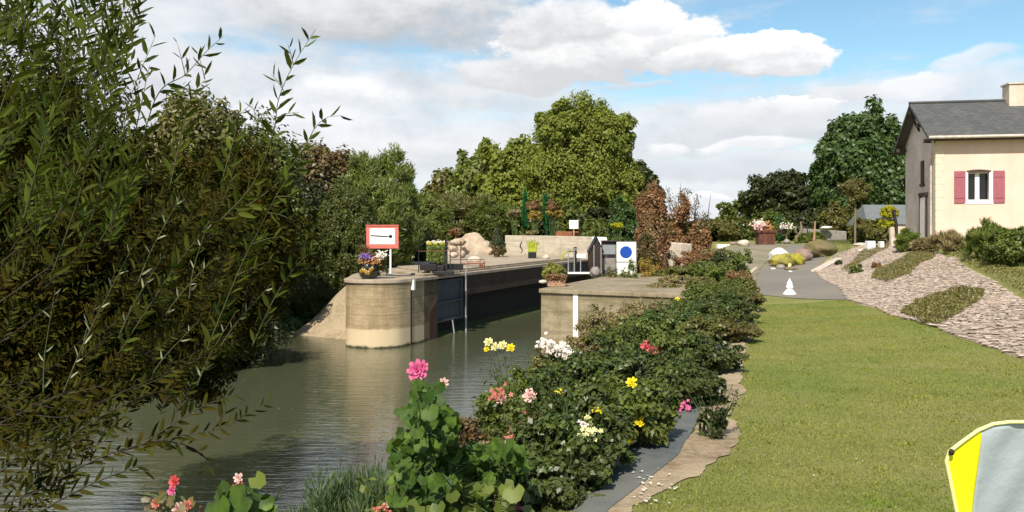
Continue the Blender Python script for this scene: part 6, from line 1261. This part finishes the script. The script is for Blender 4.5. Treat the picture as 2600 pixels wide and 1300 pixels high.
def fan(i0, i1, s0, s1, name, mt_, k=10, off_=0):
    mb = MB(); vs = []; fs = []; n_ = i1 - i0 + 1
    for j in range(k + 1):
        for i in range(i0, i1 + 1): v = dep(i, s0 + (s1 - s0) * j / k); vs.append((v.x, v.y + off_, v.z))
    for j in range(k):
        for i in range(n_ - 1): a = j * n_ + i; fs.append((a, a + 1, a + n_ + 1, a + n_))
    mb.add(vs, fs); o = mb.build(name, M[mt_], tn, smooth=True); so_ = o.modifiers.new('solid', 'SOLIDIFY'); so_.thickness = .003; return o
# front fabric split at the seam by columns of x
xs_seam = lambda z_: at(2493, 0, D).x + (z_ - 3.2) * .012
def front(name, xa, xb, mt_, dy=0.0, nx_=14, nz_=26):
    zs = np.linspace(2.42, max(p.z for p in O3) - .004, nz_); vs = []; fs = []; pz = [p.z for p in O3]; 
    L = [p for p in O3[:9]]; Rr = [p for p in O3[8:]]
    for z_ in zs:
        xl = float(np.interp(z_, [p.z for p in L], [p.x for p in L])); xr = float(np.interp(-z_, [-p.z for p in Rr], [p.x for p in Rr]))
        a = xl if xa is None else max(xl, xs_seam(z_)); b_ = xr if xb is None else max(xl, min(xr, xs_seam(z_)))
        for i in range(nx_ + 1):
            x = a + (b_ - a) * i / nx_; u = (x - xl) / max(1e-6, xr - xl); w_ = 4 * u * (1 - u); zt_ = (z_ - 2.42) / .75
            y = D + dy + .16 * w_ * min(1, 1.5 * (1.02 - zt_)) + .010 * math.sin(11 * x + 9 * z_) * w_ + .006 * math.sin(31 * x - 14 * z_) * w_
            vs.append((x, y, z_))
    for j in range(nz_ - 1):
        for i in range(nx_): a = j * (nx_ + 1) + i; fs.append((a, a + 1, a + nx_ + 2, a + nx_ + 1))
    mb = MB(); mb.add(vs, fs); o = mb.build(name, M[mt_], tn, smooth=True); sm = o.modifiers.new('solid', 'SOLIDIFY'); sm.thickness = .003; return o
front('yellow_panel', None, 1, 'tent_yellow'); front('grey_panel', 1, None, 'tent_grey', nx_=40)
mb = MB(); mb.tube([p + Vector((0, -.004, 0)) for p in O3], .008, 8); mb.build('rim', M['tent_rim'], tn, smooth=True)
# rear shell down to the ground
mb = MB(); vs = []; fs = []; K_ = 12
for j in range(K_ + 1):
    s_ = j / K_; 
    for p in O3: vs.append((p.x * (1 + s_ * .9 / D) + .12 * s_, D + .9 * s_, 2.4 + (p.z - 2.4) * (1 - s_) ** 1.15))
n_ = len(O3)
for j in range(K_):
    for i in range(n_ - 1): a = j * n_ + i; fs.append((a, a + 1, a + n_ + 1, a + n_))
mb.add(vs, fs); mb.build('rear_shell', M['tent_grey'], tn, smooth=True)
# crossing straps on the grey fabric (small seams) and end cap
mb = MB(); mb.blob(at(2416, 1148, D - .02), (.012, .01, .014), .1, 1, 10, 8); mb.build('buckle', M['dark_steel'], tn)

# fallen petals on the lawn
Q = []
for k in range(46):
    px, py = rng.uniform(1600, 1720), rng.uniform(1195, 1295)
    if k > 34: px, py = rng.uniform(1950, 2200), rng.uniform(1130, 1290)
    q = G(px, py); c_ = np.array([q[0], q[1], h1(*q) + .022]); s_ = rng.uniform(.008, .022) * (.6 if k > 34 else 1)
    for j in range(3):
        a_ = rng.uniform(0, 6.28); d_ = np.array([math.cos(a_), math.sin(a_), .1]) * s_; e_ = np.array([-math.sin(a_), math.cos(a_), .2]) * s_ * .5; Q.append([c_, c_ + d_ * .6 + e_, c_ + d_, c_ + d_ * .6 - e_])
tag(raw_mesh('petals', np.array(Q), mat=M['pet_white'], off=np.zeros(3)), 'white petals fallen on the lawn beside the bare earth', 'petals', None, 'stuff')

# leaves drifting on the water along the left bank and by the pier
n_ = 150; x = np.concatenate([rng.normal(-8.0, .5, 70), rng.normal(-6.2, 1.4, 50), rng.normal(-3.0, 1.8, 30)]); y = np.concatenate([rng.normal(25.5, 1.6, 70), rng.normal(26.8, 1.5, 50), rng.uniform(14, 26, 30)])
k = sdist(x, y) < -.25; x, y = x[k], y[k]; n_ = len(x); a_ = rng.random(n_) * 6.28
raw_ = raw_mesh('floating_leaves', leaf_quads(np.stack([x, y, np.full(n_, .006)], 1), np.stack([np.cos(a_), np.sin(a_), a_ * 0], 1), np.tile([0, 0, 1.0], (n_, 1)), .05 + .06 * rng.random(n_), .03 + .03 * rng.random(n_), .06), mat=M['leaf_gold'], off=np.zeros(3))
tag(raw_, 'small yellow leaves floating on the water near the left bank', 'leaves', None, 'stuff')
